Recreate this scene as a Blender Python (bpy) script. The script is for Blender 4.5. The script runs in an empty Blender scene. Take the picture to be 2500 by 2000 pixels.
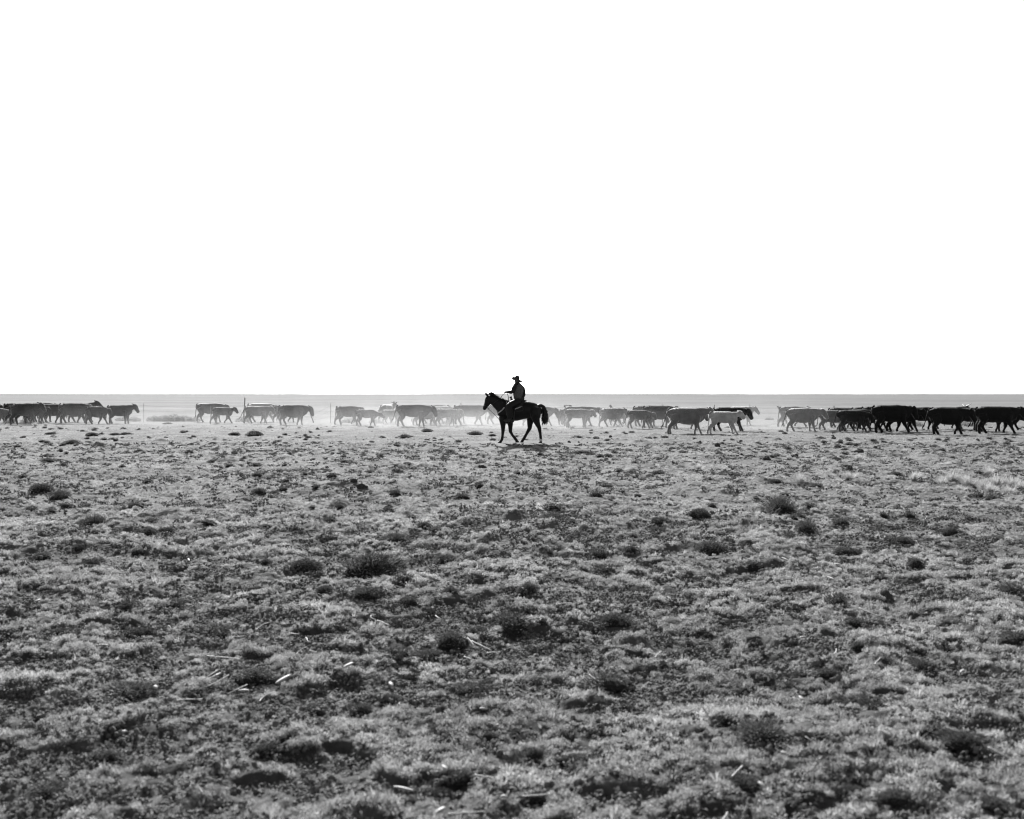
import bpy, math, random
import numpy as np
from mathutils import Vector, Matrix

random.seed(7)
rng = np.random.default_rng(11)
scene = bpy.context.scene
C = scene.collection

# ------------------------------------------------------------------ camera
FPX, CX, CY, HOR = 2708.0, 1250.0, 1000.0, 962.0      # photograph pixels (2500 x 2000)
CAM_H = 1.8
PITCH = math.atan((CY - HOR) / FPX)
cam_d = bpy.data.cameras.new('camera')
cam_d.sensor_width = 36.0
cam_d.lens = 36.0 * FPX / 2500.0
cam_d.clip_start, cam_d.clip_end = 0.1, 20000.0
cam = bpy.data.objects.new('camera', cam_d)
C.objects.link(cam)
cam.location = (0, 0, CAM_H)
cam.rotation_euler = (math.pi / 2 - PITCH, 0, 0)
cam_d.dof.use_dof = True
cam_d.dof.focus_distance = 41.0
cam_d.dof.aperture_fstop = 3.2
scene.camera = cam

# ------------------------------------------------------------------ sky, sun, exposure
SUN_EL = math.radians(31)
SUN_AZ = math.radians(-12)          # from straight ahead (+y), negative = towards -x
sun_vec = Vector((math.sin(SUN_AZ) * math.cos(SUN_EL), math.cos(SUN_AZ) * math.cos(SUN_EL), math.sin(SUN_EL)))
world = bpy.data.worlds.new('World')
scene.world = world
world.use_nodes = True
wn, wl = world.node_tree.nodes, world.node_tree.links
wn.clear()
sky = wn.new('ShaderNodeTexSky')
sky.sky_type = 'NISHITA'
sky.sun_disc = False
sky.sun_elevation = SUN_EL
sky.sun_rotation = SUN_AZ
sky.altitude = 300
sky.dust_density = 2.0
bw = wn.new('ShaderNodeSeparateColor')          # black-and-white film behind a red filter: the red part of the sky
bg = wn.new('ShaderNodeBackground')
bg.inputs['Strength'].default_value = 0.11
wo = wn.new('ShaderNodeOutputWorld')
wl.new(sky.outputs[0], bw.inputs[0])
wl.new(bw.outputs[0], bg.inputs['Color'])
wl.new(bg.outputs[0], wo.inputs['Surface'])
sun_d = bpy.data.lights.new('sun', 'SUN')
sun_d.energy = 5.0
sun_d.angle = math.radians(0.5)
sun_d.color = (1, 1, 1)
sun_o = bpy.data.objects.new('sun', sun_d)
C.objects.link(sun_o)
sun_o.rotation_euler = (-sun_vec).to_track_quat('-Z', 'Y').to_euler()
sun_o.location = (0, 0, 60)
scene.view_settings.view_transform = 'Standard'
scene.view_settings.look = 'None'
scene.view_settings.gamma = 1.0
scene.view_settings.use_curve_mapping = False
scene.view_settings.exposure = 1.0
scene.cycles.max_bounces = 8
scene.cycles.diffuse_bounces = 3
scene.cycles.transmission_bounces = 3
scene.cycles.volume_bounces = 1
scene.cycles.use_denoising = True
scene.cycles.denoising_prefilter = 'ACCURATE'
scene.cycles.denoising_input_passes = 'RGB_ALBEDO_NORMAL'
scene.cycles.filter_width = 1.2


# ------------------------------------------------------------------ helpers
def link(o, parent=None):
    C.objects.link(o)
    if parent is not None:
        o.parent = parent
    return o


def tag(o, label=None, cat=None, group=None, kind=None):
    if label: o['label'] = label
    if cat: o['category'] = cat
    if group: o['group'] = group
    if kind: o['kind'] = kind
    return o


def V(*a):
    return np.array(a, float)


def nrm(v):
    n = np.linalg.norm(v)
    return v / n if n > 1e-9 else v


class MB:
    """collects closed tubes, lofts and quads into one mesh"""
    def __init__(self):
        self.v, self.f = [], []

    def loft(self, st, n=14):
        b = len(self.v)
        for c, A, B in st:
            for k in range(n):
                t = 2 * math.pi * k / n
                self.v.append(tuple(c + A * math.cos(t) + B * math.sin(t)))
        m = len(st)
        for i in range(m - 1):
            for k in range(n):
                k2 = (k + 1) % n
                self.f.append((b + i * n + k, b + i * n + k2, b + (i + 1) * n + k2, b + (i + 1) * n + k))
        for i, o in ((0, -1), (m - 1, 1)):
            ci = len(self.v)
            self.v.append(tuple(st[i][0]))
            for k in range(n):
                k2 = (k + 1) % n
                q = (ci, b + i * n + k2, b + i * n + k) if o < 0 else (ci, b + i * n + k, b + i * n + k2)
                self.f.append(q)

    def sag(self, rows, n=16, sc=1.0):
        """rows of x, y, z, half height, half width; sections stand square to the path in the x-z plane"""
        P = [V(r[0], r[1], r[2]) for r in rows]
        st = []
        for i, r in enumerate(rows):
            t = nrm(P[min(i + 1, len(P) - 1)] - P[max(i - 1, 0)])
            up = nrm(np.cross(t, V(0, 1, 0)))
            st.append((P[i], V(0, 1, 0) * r[4], up * r[3]))
        self.loft(st, n)

    def tube(self, pts, rad, n=8, ref=(0, 1, 0), flat=1.0):
        P = [np.array(p, float) for p in pts]
        if not hasattr(rad, '__len__'):
            rad = [rad] * len(P)
        st = []
        for i, p in enumerate(P):
            t = nrm(P[min(i + 1, len(P) - 1)] - P[max(i - 1, 0)])
            A = np.cross(t, np.array(ref, float))
            if np.linalg.norm(A) < 1e-3:
                A = np.cross(t, V(1, 0, 0))
            A = nrm(A)
            B = np.cross(A, t)
            st.append((p, A * rad[i], B * rad[i] * flat))
        self.loft(st, n)

    def strip(self, pts, side, widths):
        b = len(self.v)
        for p, w in zip(pts, widths):
            self.v.append(tuple(p - side * w))
            self.v.append(tuple(p + side * w))
        for i in range(len(pts) - 1):
            self.f.append((b + 2 * i, b + 2 * i + 1, b + 2 * i + 3, b + 2 * i + 2))

    def mesh(self, name, smooth=True):
        me = bpy.data.meshes.new(name)
        me.from_pydata(self.v, [], self.f)
        if smooth:
            me.polygons.foreach_set('use_smooth', [True] * len(me.polygons))
        me.update()
        return me

    def build(self, name, mat, parent=None, smooth=True):
        me = self.mesh(name, smooth)
        me.materials.append(mat)
        return link(bpy.data.objects.new(name, me), parent)


def catmull(pts, k=4):
    P = [np.array(p, float) for p in pts]
    out = []
    for i in range(len(P) - 1):
        p0, p1, p2, p3 = P[max(i - 1, 0)], P[i], P[i + 1], P[min(i + 2, len(P) - 1)]
        for j in range(k):
            t = j / k
            out.append(0.5 * ((2 * p1) + (p2 - p0) * t + (2 * p0 - 5 * p1 + 4 * p2 - p3) * t * t + (3 * p1 - p0 - 3 * p2 + p3) * t ** 3))
    out.append(P[-1])
    return out


# ------------------------------------------------------------------ materials
def mat(name, col, rough=0.8, var=0.25, scale=8.0, spec=0.2, sheen=0.0, trans=0.0, objcol=False, bump=0.0, detail=4.0):
    m = bpy.data.materials.new(name)
    m.use_nodes = True
    nt = m.node_tree
    N, L = nt.nodes, nt.links
    bs = N['Principled BSDF']
    bs.inputs['Roughness'].default_value = rough
    bs.inputs['Specular IOR Level'].default_value = spec
    if sheen:
        bs.inputs['Sheen Weight'].default_value = sheen
        bs.inputs['Sheen Roughness'].default_value = 0.35
        bs.inputs['Sheen Tint'].default_value = (1, 1, 1, 1)
    tc = N.new('ShaderNodeTexCoord')
    no = N.new('ShaderNodeTexNoise')
    no.inputs['Scale'].default_value = scale
    no.inputs['Detail'].default_value = detail
    L.new(tc.outputs['Object'], no.inputs['Vector'])
    mr = N.new('ShaderNodeMapRange')
    mr.inputs['From Min'].default_value = 0.3
    mr.inputs['From Max'].default_value = 0.7
    mr.inputs['To Min'].default_value = 1 - var
    mr.inputs['To Max'].default_value = 1 + var
    L.new(no.outputs['Fac'], mr.inputs['Value'])
    mx = N.new('ShaderNodeMix')
    mx.data_type = 'RGBA'
    mx.blend_type = 'MULTIPLY'
    mx.inputs['Factor'].default_value = 1.0
    if objcol:
        oi = N.new('ShaderNodeObjectInfo')
        L.new(oi.outputs['Color'], mx.inputs['A'])
        rb = N.new('ShaderNodeRGBToBW')                 # pale hair glows at its edges, black hair hardly
        L.new(oi.outputs['Color'], rb.inputs[0])
        sw_ = N.new('ShaderNodeMath'); sw_.operation = 'MULTIPLY'; sw_.use_clamp = True
        sw_.inputs[1].default_value = 7.0
        L.new(rb.outputs[0], sw_.inputs[0])
        L.new(sw_.outputs[0], bs.inputs['Sheen Weight'])
    else:
        mx.inputs['A'].default_value = (col, col, col, 1)
    L.new(mr.outputs['Result'], mx.inputs['B'])
    L.new(mx.outputs['Result'], bs.inputs['Base Color'])
    if bump:
        bp = N.new('ShaderNodeBump')
        bp.inputs['Strength'].default_value = bump
        bp.inputs['Distance'].default_value = 0.02
        L.new(no.outputs['Fac'], bp.inputs['Height'])
        L.new(bp.outputs['Normal'], bs.inputs['Normal'])
    if trans:
        tr = N.new('ShaderNodeBsdfTranslucent')
        L.new(mx.outputs['Result'], tr.inputs['Color'])
        ms = N.new('ShaderNodeMixShader')
        ms.inputs['Fac'].default_value = trans
        L.new(bs.outputs[0], ms.inputs[1])
        L.new(tr.outputs[0], ms.inputs[2])
        L.new(ms.outputs[0], N['Material Output'].inputs['Surface'])
    return m


M = {}
def leaf_material():
    m = bpy.data.materials.new('leaf')
    m.use_nodes = True
    N, L = m.node_tree.nodes, m.node_tree.links
    bs = N['Principled BSDF']
    bs.inputs['Roughness'].default_value = 0.55
    bs.inputs['Specular IOR Level'].default_value = 0.25
    geo = N.new('ShaderNodeNewGeometry')
    oi = N.new('ShaderNodeObjectInfo')
    no = N.new('ShaderNodeTexNoise')
    no.inputs['Scale'].default_value = 0.9
    no.inputs['Detail'].default_value = 5
    L.new(geo.outputs['Position'], no.inputs['Vector'])

    def mr(v, a, b, c, d):
        r = N.new('ShaderNodeMapRange')
        for k, q in zip(('From Min', 'From Max', 'To Min', 'To Max'), (a, b, c, d)):
            r.inputs[k].default_value = q
        L.new(v, r.inputs['Value'])
        return r.outputs['Result']

    def mul(a, b):
        q = N.new('ShaderNodeMath'); q.operation = 'MULTIPLY'
        L.new(a, q.inputs[0])
        if isinstance(b, float): q.inputs[1].default_value = b
        else: L.new(b, q.inputs[1])
        return q.outputs[0]
    f = mul(mr(no.outputs['Fac'], .3, .7, .68, 1.22), mr(oi.outputs['Random'], 0, 1, .65, 1.35))
    L.new(mul(f, 0.215), bs.inputs['Base Color'])
    tr = N.new('ShaderNodeBsdfTranslucent')
    L.new(mul(f, 0.44), tr.inputs['Color'])
    ms = N.new('ShaderNodeMixShader')
    ms.inputs['Fac'].default_value = .46
    L.new(bs.outputs[0], ms.inputs[1]); L.new(tr.outputs[0], ms.inputs[2])
    L.new(ms.outputs[0], N['Material Output'].inputs['Surface'])
    return m


M['leaf'] = leaf_material()
M['litter'] = mat('dry_litter', 0.13, 0.8, 0.5, 60.0, 0.15)
M['tussock'] = mat('tussock_leaf', 0.10, 0.7, 0.4, 6.0, 0.12, trans=0.25)
M['mound'] = mat('tussock_shade_core', 0.028, 0.95, 0.5, 30.0, 0.05)  # dark core added in each mound: blocks light, shade put into its colour
M['pale'] = mat('dry_grass', 0.45, 0.6, 0.3, 5.0, 0.25, trans=0.4)
M['weed'] = mat('dusty_weed', 0.22, 0.8, 0.3, 3.0, 0.1, trans=0.3)
M['straw'] = mat('dry_stalk', 0.36, 0.6, 0.4, 3.0, 0.3)
M['clod'] = mat('dry_clod', 0.06, 0.95, 0.5, 14.0, 0.05, bump=0.8)
M['coat'] = mat('cattle_coat', 0.1, 0.75, 0.28, 3.5, 0.18, sheen=0.25, objcol=True)
M['horse'] = mat('horse_coat', 0.006, 0.5, 0.3, 5.0, 0.2, sheen=0.03)
M['fuzz'] = mat('cattle_rim_hair', 0.1, 0.7, 0.2, 9.0, 0.1, objcol=True, trans=0.5)
M['hair'] = mat('horse_hair', 0.008, 0.5, 0.3, 12.0, 0.3)
M['sock'] = mat('white_hair', 0.5, 0.7, 0.2, 20.0, 0.15)
M['hoof'] = mat('hoof', 0.02, 0.6, 0.3, 20.0, 0.2)
M['horn'] = mat('horn', 0.3, 0.45, 0.3, 15.0, 0.3)
M['shirt'] = mat('dark_shirt', 0.022, 0.85, 0.6, 26.0, 0.1, sheen=0.1)
M['vest'] = mat('vest_cloth', 0.085, 0.9, 0.35, 18.0, 0.08, sheen=0.15)
M['skin'] = mat('skin', 0.055, 0.55, 0.15, 20.0, 0.3)
M['jeans'] = mat('dark_leather_chaps', 0.008, 0.6, 0.4, 10.0, 0.25)
M['hat'] = mat('hat_felt', 0.045, 0.85, 0.3, 14.0, 0.1, sheen=0.1)
M['leather'] = mat('saddle_leather', 0.022, 0.5, 0.4, 14.0, 0.3)
M['trim'] = mat('pale_fleece', 0.55, 0.9, 0.2, 30.0, 0.1)
M['strap'] = mat('pale_strap', 0.4, 0.6, 0.3, 25.0, 0.2)
M['boot'] = mat('boot_leather', 0.025, 0.45, 0.3, 14.0, 0.35)
M['metal'] = mat('dull_metal', 0.2, 0.4, 0.3, 20.0, 0.5)
M['post'] = mat('weathered_wood', 0.28, 0.85, 0.4, 12.0, 0.1)
M['wire'] = mat('rusty_wire', 0.08, 0.6, 0.4, 12.0, 0.3)


# ------------------------------------------------------------------ terrain
def _hash(ix, iy, s):
    n = (ix.astype(np.int64) * 374761393 + iy.astype(np.int64) * 668265263 + s * 1442695041) & 0x7fffffff
    n = ((n ^ (n >> 13)) * 1274126177) & 0x7fffffff
    return ((n ^ (n >> 16)) & 0xffff) / 65535.0


def vn(x, y, s=0):
    """smooth value noise in -1..1"""
    ix, iy = np.floor(x), np.floor(y)
    fx, fy = x - ix, y - iy
    fx = fx * fx * fx * (fx * (fx * 6 - 15) + 10)
    fy = fy * fy * fy * (fy * (fy * 6 - 15) + 10)
    a, b = _hash(ix, iy, s), _hash(ix + 1, iy, s)
    c, d = _hash(ix, iy + 1, s), _hash(ix + 1, iy + 1, s)
    return 2 * ((a + (b - a) * fx) * (1 - fy) + (c + (d - c) * fx) * fy) - 1


def sstep(a, b, x):
    t = np.clip((x - a) / (b - a), 0, 1)
    return t * t * (3 - 2 * t)


def unproject(px, py):
    """photograph pixel -> point on the level ground"""
    cx, cy = (px - CX) / FPX, (CY - py) / FPX
    dy = math.cos(PITCH) + cy * math.sin(PITCH)
    dz = -math.sin(PITCH) + cy * math.cos(PITCH)
    t = -CAM_H / dz
    return cx * t, dy * t


HX, HY = unproject(1267.5, 1081.3)            # where the horse stands


def cover(x, y):
    """how thick the low plants stand, about -1..1"""
    return 0.5 * vn(x / 0.55, y / 0.75, 3) + 0.35 * vn(x / 0.21, y / 0.27, 4) + 0.45 * vn(x / 1.9, y / 2.4, 5)


FLAT = []          # round the single tussocks the ground lies lower


def hummock(x, y):
    """plant hummocks with steep edges, 0..1"""
    n = 0.75 * vn(x / 0.46 + 31, y / 0.46, 21) + 0.55 * vn(x / 0.18, y / 0.18, 22) + 0.35 * vn(x / 1.7, y / 1.9, 23)
    f = 1.0
    for tx, ty, tw in FLAT:
        f = f * (1 - 0.75 * np.exp(-((x - tx) ** 2 + ((y - ty) * .8) ** 2) / (tw * .85) ** 2))
    return sstep(-0.14, 0.16, n) * (0.7 + 0.3 * vn(x / 0.3, y / 0.3, 24)) * f


def ground_h(x, y):
    x = np.asarray(x, float)
    y = np.asarray(y, float)
    r = np.hypot((x - HX - .4) * .8, (y - HY + 1.7) * .75)
    calm = sstep(1.7, 3.6, r)
    near = 1 - sstep(16, 38, y)
    mid = (1 - 0.45 * sstep(40, 47, y)) * (1 - sstep(64, 75, y))
    h = near * (0.11 * vn(x / 3.1 + 5, y / 2.6, 1) + 0.06 * vn(x / 1.25, y / 1.1, 2))
    c = cover(x, y)
    h = h + 0.035 * np.clip(c, -0.6, 1.0) * mid * (0.1 + 0.9 * calm)
    h = h + (0.064 - 0.040 * sstep(9, 21, y)) * hummock(x, y) * mid * (0.04 + 0.96 * calm)
    rough = 0.020 * vn(x / 0.17, y / 0.19, 6) + 0.014 * vn(x / 0.075, y / 0.08, 7)
    h = h + rough * mid * (0.15 + 0.85 * calm)
    clod = np.clip(vn(x / 0.42 + 9, y / 0.5, 8) - 0.52, 0, 1) * np.clip(vn(x / 2.7, y / 3.0, 9) + 0.45, 0, 1)
    h = h + 0.22 * clod * mid * calm * sstep(9, 18, y)
    h = h - 0.13 * np.exp(-((x - HX - .5) / 6.0) ** 2) * np.exp(-((y - HY + 4.6) / 2.1) ** 2)      # dip shaped in front of the horse so its cast shadow shows wider
    far = sstep(300, 1600, y)
    h = h + far * (2.2 * vn(x / 700 + 3, y / 1500, 10) + 1.5 * vn(x / 130, y / 600, 12))
    h = h + sstep(75, 200, y) * 0.12 * vn(x / 30, y / 18, 13)
    return h


def gh(x, y):
    return float(ground_h(np.array([x]), np.array([y]))[0])


# px, base py, width px, kind (0 mound, 1 wispy)
TUS = [(1350, 1285, 62, 1), (1913, 1256, 82, 1), (1613, 1284, 58, 0), (1712, 1270, 52, 0), (1973, 1308, 56, 1), (1465, 1366, 58, 0), (1542, 1362, 48, 0), (1740, 1356, 80, 0), (737, 1400, 76, 0),
       (900, 1414, 145, 0), (893, 1478, 76, 0), (993, 1482, 52, 0), (790, 1456, 44, 0), (1142, 1704, 118, 0), (1100, 1590, 90, 0), (1172, 1556, 62, 0), (1040, 1610, 84, 0), (614, 1675, 112, 0),
       (516, 1556, 118, 0), (102, 1950, 110, 0), (300, 1708, 140, 0), (1120, 1912, 66, 0), (1071, 1950, 64, 0), (1301, 1870, 52, 0), (1305, 1968, 54, 0), (1403, 1880, 62, 0), (1290, 1458, 54, 0),
       (1505, 1530, 76, 0), (1222, 1510, 46, 0), (2137, 1735, 120, 0), (1877, 1826, 140, 0), (2380, 1852, 120, 0), (1960, 1654, 66, 0), (2031, 1660, 60, 0), (2261, 1645, 72, 0), (2431, 1604, 48, 0),
       (2318, 1592, 50, 0), (2100, 1528, 60, 0), (1772, 1772, 64, 0), (2107, 1600, 52, 0), (2242, 1391, 46, 0), (616, 1067, 58, 0), (570, 1064, 32, 0), (304, 1062, 32, 0), (278, 1063, 26, 0),
       (219, 1065, 38, 0), (119, 1061, 28, 0), (122, 1049, 20, 1), (145, 1049, 16, 1), (237, 1089, 32, 0), (170, 1086, 42, 1), (26, 1090, 26, 0), (308, 1089, 20, 0), (89, 1206, 60, 0), (137, 1225, 54, 1),
       (111, 1132, 38, 1), (223, 1288, 56, 1), (356, 1309, 48, 0), (400, 1304, 42, 0), (631, 1209, 30, 1), (668, 1209, 24, 1), (590, 1310, 34, 0), (185, 1353, 32, 0), (646, 1384, 34, 0), (480, 1082, 18, 1),
       (517, 1085, 22, 0), (987, 1070, 38, 1), (1160, 1063, 38, 1), (1041, 1056, 30, 0), (1202, 1066, 18, 0), (1379, 1119, 28, 0), (963, 1328, 64, 1), (963, 1212, 32, 1), (1086, 1363, 56, 0), (1034, 1299, 38, 0),
       (1349, 1163, 28, 0), (1427, 1110, 60, 0), (1897, 1181, 38, 0), (2350, 1188, 30, 0), (2075, 1363, 60, 0), (2331, 1310, 46, 0), (2212, 1335, 48, 0), (2412, 1165, 30, 1), (407, 1036, 22, 1), (1100, 1460, 40, 0),
       (1530, 1740, 60, 0), (1560, 1670, 40, 0), (240, 1870, 70, 0), (330, 1560, 60, 0), (760, 1745, 60, 0), (870, 1750, 80, 0), (950, 1720, 60, 0), (640, 1850, 70, 0), (1190, 1805, 50, 0), (1260, 1810, 50, 0),
       (1830, 1930, 90, 0), (2080, 1938, 60, 0), (2210, 1980, 90, 0), (2450, 1990, 80, 0), (420, 1490, 60, 0), (140, 1545, 50, 0)]


def settle(px, py):
    """the spot on the uneven ground that is seen at this place of the photograph"""
    x0, y0 = unproject(px, py)
    x, y_ = x0, y0
    for _ in range(4):
        t = (CAM_H - gh(x, y_)) / CAM_H
        x, y_ = x0 * t, y0 * t
    return x, y_


for px_, py_, w_, k_ in TUS:
    tx, ty = settle(px_, py_)
    tw = w_ / FPX * ty
    FLAT.append((tx, ty + .2 * tw, tw))


ys = [-1.6, -0.5, 0.6, 1.5]
y = 2.3
while y < 70:
    ys.append(y)
    y += max(0.014, 0.0031 * y) if y < 56 else 0.4
while y < 7500:
    ys.append(y)
    y *= 1.045
ys = np.array(ys)
dense = np.linspace(-0.53, 0.53, 540)
side = 0.53 + np.cumsum(np.geomspace(0.004, 0.9, 28))
ss = np.concatenate([-side[::-1], dense, side])
X = ss[None, :] * (ys[:, None] + 2.0)
Y = np.repeat(ys[:, None], len(ss), 1)
Z = ground_h(X, Y)
nr, nc = X.shape
gv = np.stack([X, Y, Z], -1).reshape(-1, 3)
idx = np.arange(nr * nc).reshape(nr, nc)
gf = np.stack([idx[:-1, :-1], idx[:-1, 1:], idx[1:, 1:], idx[1:, :-1]], -1).reshape(-1, 4)
gm = bpy.data.meshes.new('ground')
gm.vertices.add(len(gv)); gm.vertices.foreach_set('co', gv.ravel().astype(np.float32))
gm.loops.add(gf.size); gm.loops.foreach_set('vertex_index', gf.ravel().astype(np.int32))
gm.polygons.add(len(gf)); gm.polygons.foreach_set('loop_start', (np.arange(len(gf)) * 4).astype(np.int32))
gm.update(calc_edges=True)
gm.polygons.foreach_set('use_smooth', [True] * len(gf))


def ground_material():
    m = bpy.data.materials.new('pasture_soil')
    m.use_nodes = True
    N, L = m.node_tree.nodes, m.node_tree.links
    bs = N['Principled BSDF']
    bs.inputs['Roughness'].default_value = 0.95
    bs.inputs['Specular IOR Level'].default_value = 0.05
    geo = N.new('ShaderNodeNewGeometry')
    sep = N.new('ShaderNodeSeparateXYZ')
    L.new(geo.outputs['Position'], sep.inputs[0])

    def noise(scale, detail, sx=1.0, sy=1.0):
        mp = N.new('ShaderNodeMapping')
        mp.inputs['Scale'].default_value = (sx, sy, 1)
        L.new(geo.outputs['Position'], mp.inputs['Vector'])
        n = N.new('ShaderNodeTexNoise')
        n.inputs['Scale'].default_value = scale
        n.inputs['Detail'].default_value = detail
        L.new(mp.outputs[0], n.inputs['Vector'])
        return n.outputs['Fac']

    def rng_(v, a, b, c, d):
        r = N.new('ShaderNodeMapRange')
        r.interpolation_type = 'SMOOTHSTEP'
        for k, q in zip(('From Min', 'From Max', 'To Min', 'To Max'), (a, b, c, d)):
            r.inputs[k].default_value = q
        L.new(v, r.inputs['Value'])
        return r.outputs['Result']

    def mth(op, a, b):
        q = N.new('ShaderNodeMath')
        q.operation = op
        for i, s in enumerate((a, b)):
            if isinstance(s, (int, float)):
                q.inputs[i].default_value = s
            else:
                L.new(s, q.inputs[i])
        return q.outputs[0]
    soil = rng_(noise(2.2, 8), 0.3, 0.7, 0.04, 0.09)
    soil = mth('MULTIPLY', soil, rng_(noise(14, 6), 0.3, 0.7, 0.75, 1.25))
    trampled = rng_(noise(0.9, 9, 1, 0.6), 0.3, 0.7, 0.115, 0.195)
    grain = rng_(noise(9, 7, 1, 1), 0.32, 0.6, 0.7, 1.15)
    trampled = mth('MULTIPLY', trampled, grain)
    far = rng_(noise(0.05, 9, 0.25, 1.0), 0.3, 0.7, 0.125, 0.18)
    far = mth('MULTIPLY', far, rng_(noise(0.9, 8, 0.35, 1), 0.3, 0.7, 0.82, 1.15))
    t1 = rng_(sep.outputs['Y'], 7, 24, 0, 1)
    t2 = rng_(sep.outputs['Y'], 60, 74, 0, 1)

    def mixf(f, a, b):
        q = N.new('ShaderNodeMix')
        L.new(f, q.inputs[0]); L.new(a, q.inputs[2]); L.new(b, q.inputs[3])
        return q.outputs[0]
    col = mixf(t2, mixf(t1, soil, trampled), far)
    cc = N.new('ShaderNodeCombineColor')
    for i in range(3):
        L.new(col, cc.inputs[i])
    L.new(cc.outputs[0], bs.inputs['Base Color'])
    bp = N.new('ShaderNodeBump')
    bp.inputs['Strength'].default_value = 0.9
    bp.inputs['Distance'].default_value = 0.03
    L.new(noise(11, 8), bp.inputs['Height'])
    L.new(bp.outputs[0], bs.inputs['Normal'])
    return m


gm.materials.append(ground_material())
ground = link(bpy.data.objects.new('ground', gm))
tag(ground, 'flat open pasture of trampled low plants reaching to the horizon', kind='structure')


# ------------------------------------------------------------------ low ground cover (nobody could count it)
def leaf_sprig(seed, n, R, H, ll, lw):
    r = random.Random(seed)
    mb = MB()
    for _ in range(n):
        a = r.uniform(0, 2 * math.pi)
        q = R * math.sqrt(r.random())
        z = H * (r.random() ** 0.7) * (1 - 0.5 * (q / R) ** 2)
        b = a + r.uniform(-1.2, 1.2)
        el = r.uniform(0.1, 1.35)
        d = V(math.cos(b) * math.cos(el), math.sin(b) * math.cos(el), math.sin(el))
        s = nrm(np.cross(d, V(r.uniform(-.6, .6), r.uniform(-.6, .6), 1)))
        p = V(q * math.cos(a), q * math.sin(a), z)
        L = ll * r.uniform(0.6, 1.4)
        W = lw * r.uniform(0.7, 1.3)
        mb.strip([p, p + d * L * .55, p + d * L * .9 + V(0, 0, r.uniform(-.4, .15) * L)], s, [W * .5, W, W * .15])
    for _ in range(max(3, n // 9)):                 # thin stems down to the soil
        a = r.uniform(0, 2 * math.pi)
        q = R * .7 * math.sqrt(r.random())
        p = V(q * math.cos(a), q * math.sin(a), H * .8)
        b = V(q * .4 * math.cos(a), q * .4 * math.sin(a), -0.01)
        mb.strip([b, p], nrm(V(-math.sin(a), math.cos(a), 0)), [lw * .3, lw * .2])
    return mb.mesh('low_plant', False)


proto = bpy.data.collections.new('low_plant_kinds')
for k in range(7):
    me = leaf_sprig(100 + k, 64, 0.038, 0.052, 0.019, 0.0031)
    me.materials.append(M['leaf'])
    o = bpy.data.objects.new('a_low_plant_%d' % k, me)
    proto.objects.link(o)
for k in range(3):                                    # a few grassier ones
    r = random.Random(300 + k)
    mb = MB()
    for _ in range(26):
        a = r.uniform(0, 6.283)
        L = r.uniform(.04, .10)
        o_ = r.uniform(.1, .9)
        p = V(.012 * math.cos(a), .012 * math.sin(a), -.005)
        e = p + V(math.cos(a) * L * o_ * .6, math.sin(a) * L * o_ * .6, L * .8)
        e2 = e + V(math.cos(a) * L * o_ * .5, math.sin(a) * L * o_ * .5, L * .1)
        mb.strip([p, (p + e) / 2 + V(0, 0, .006), e, e2], nrm(V(-math.sin(a), math.cos(a), 0)), [.002, .002, .0014, .0003])
    me = mb.mesh('grass_sprig', False)
    me.materials.append(M['leaf'])
    proto.objects.link(bpy.data.objects.new('b_grass_sprig_%d' % k, me))


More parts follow.
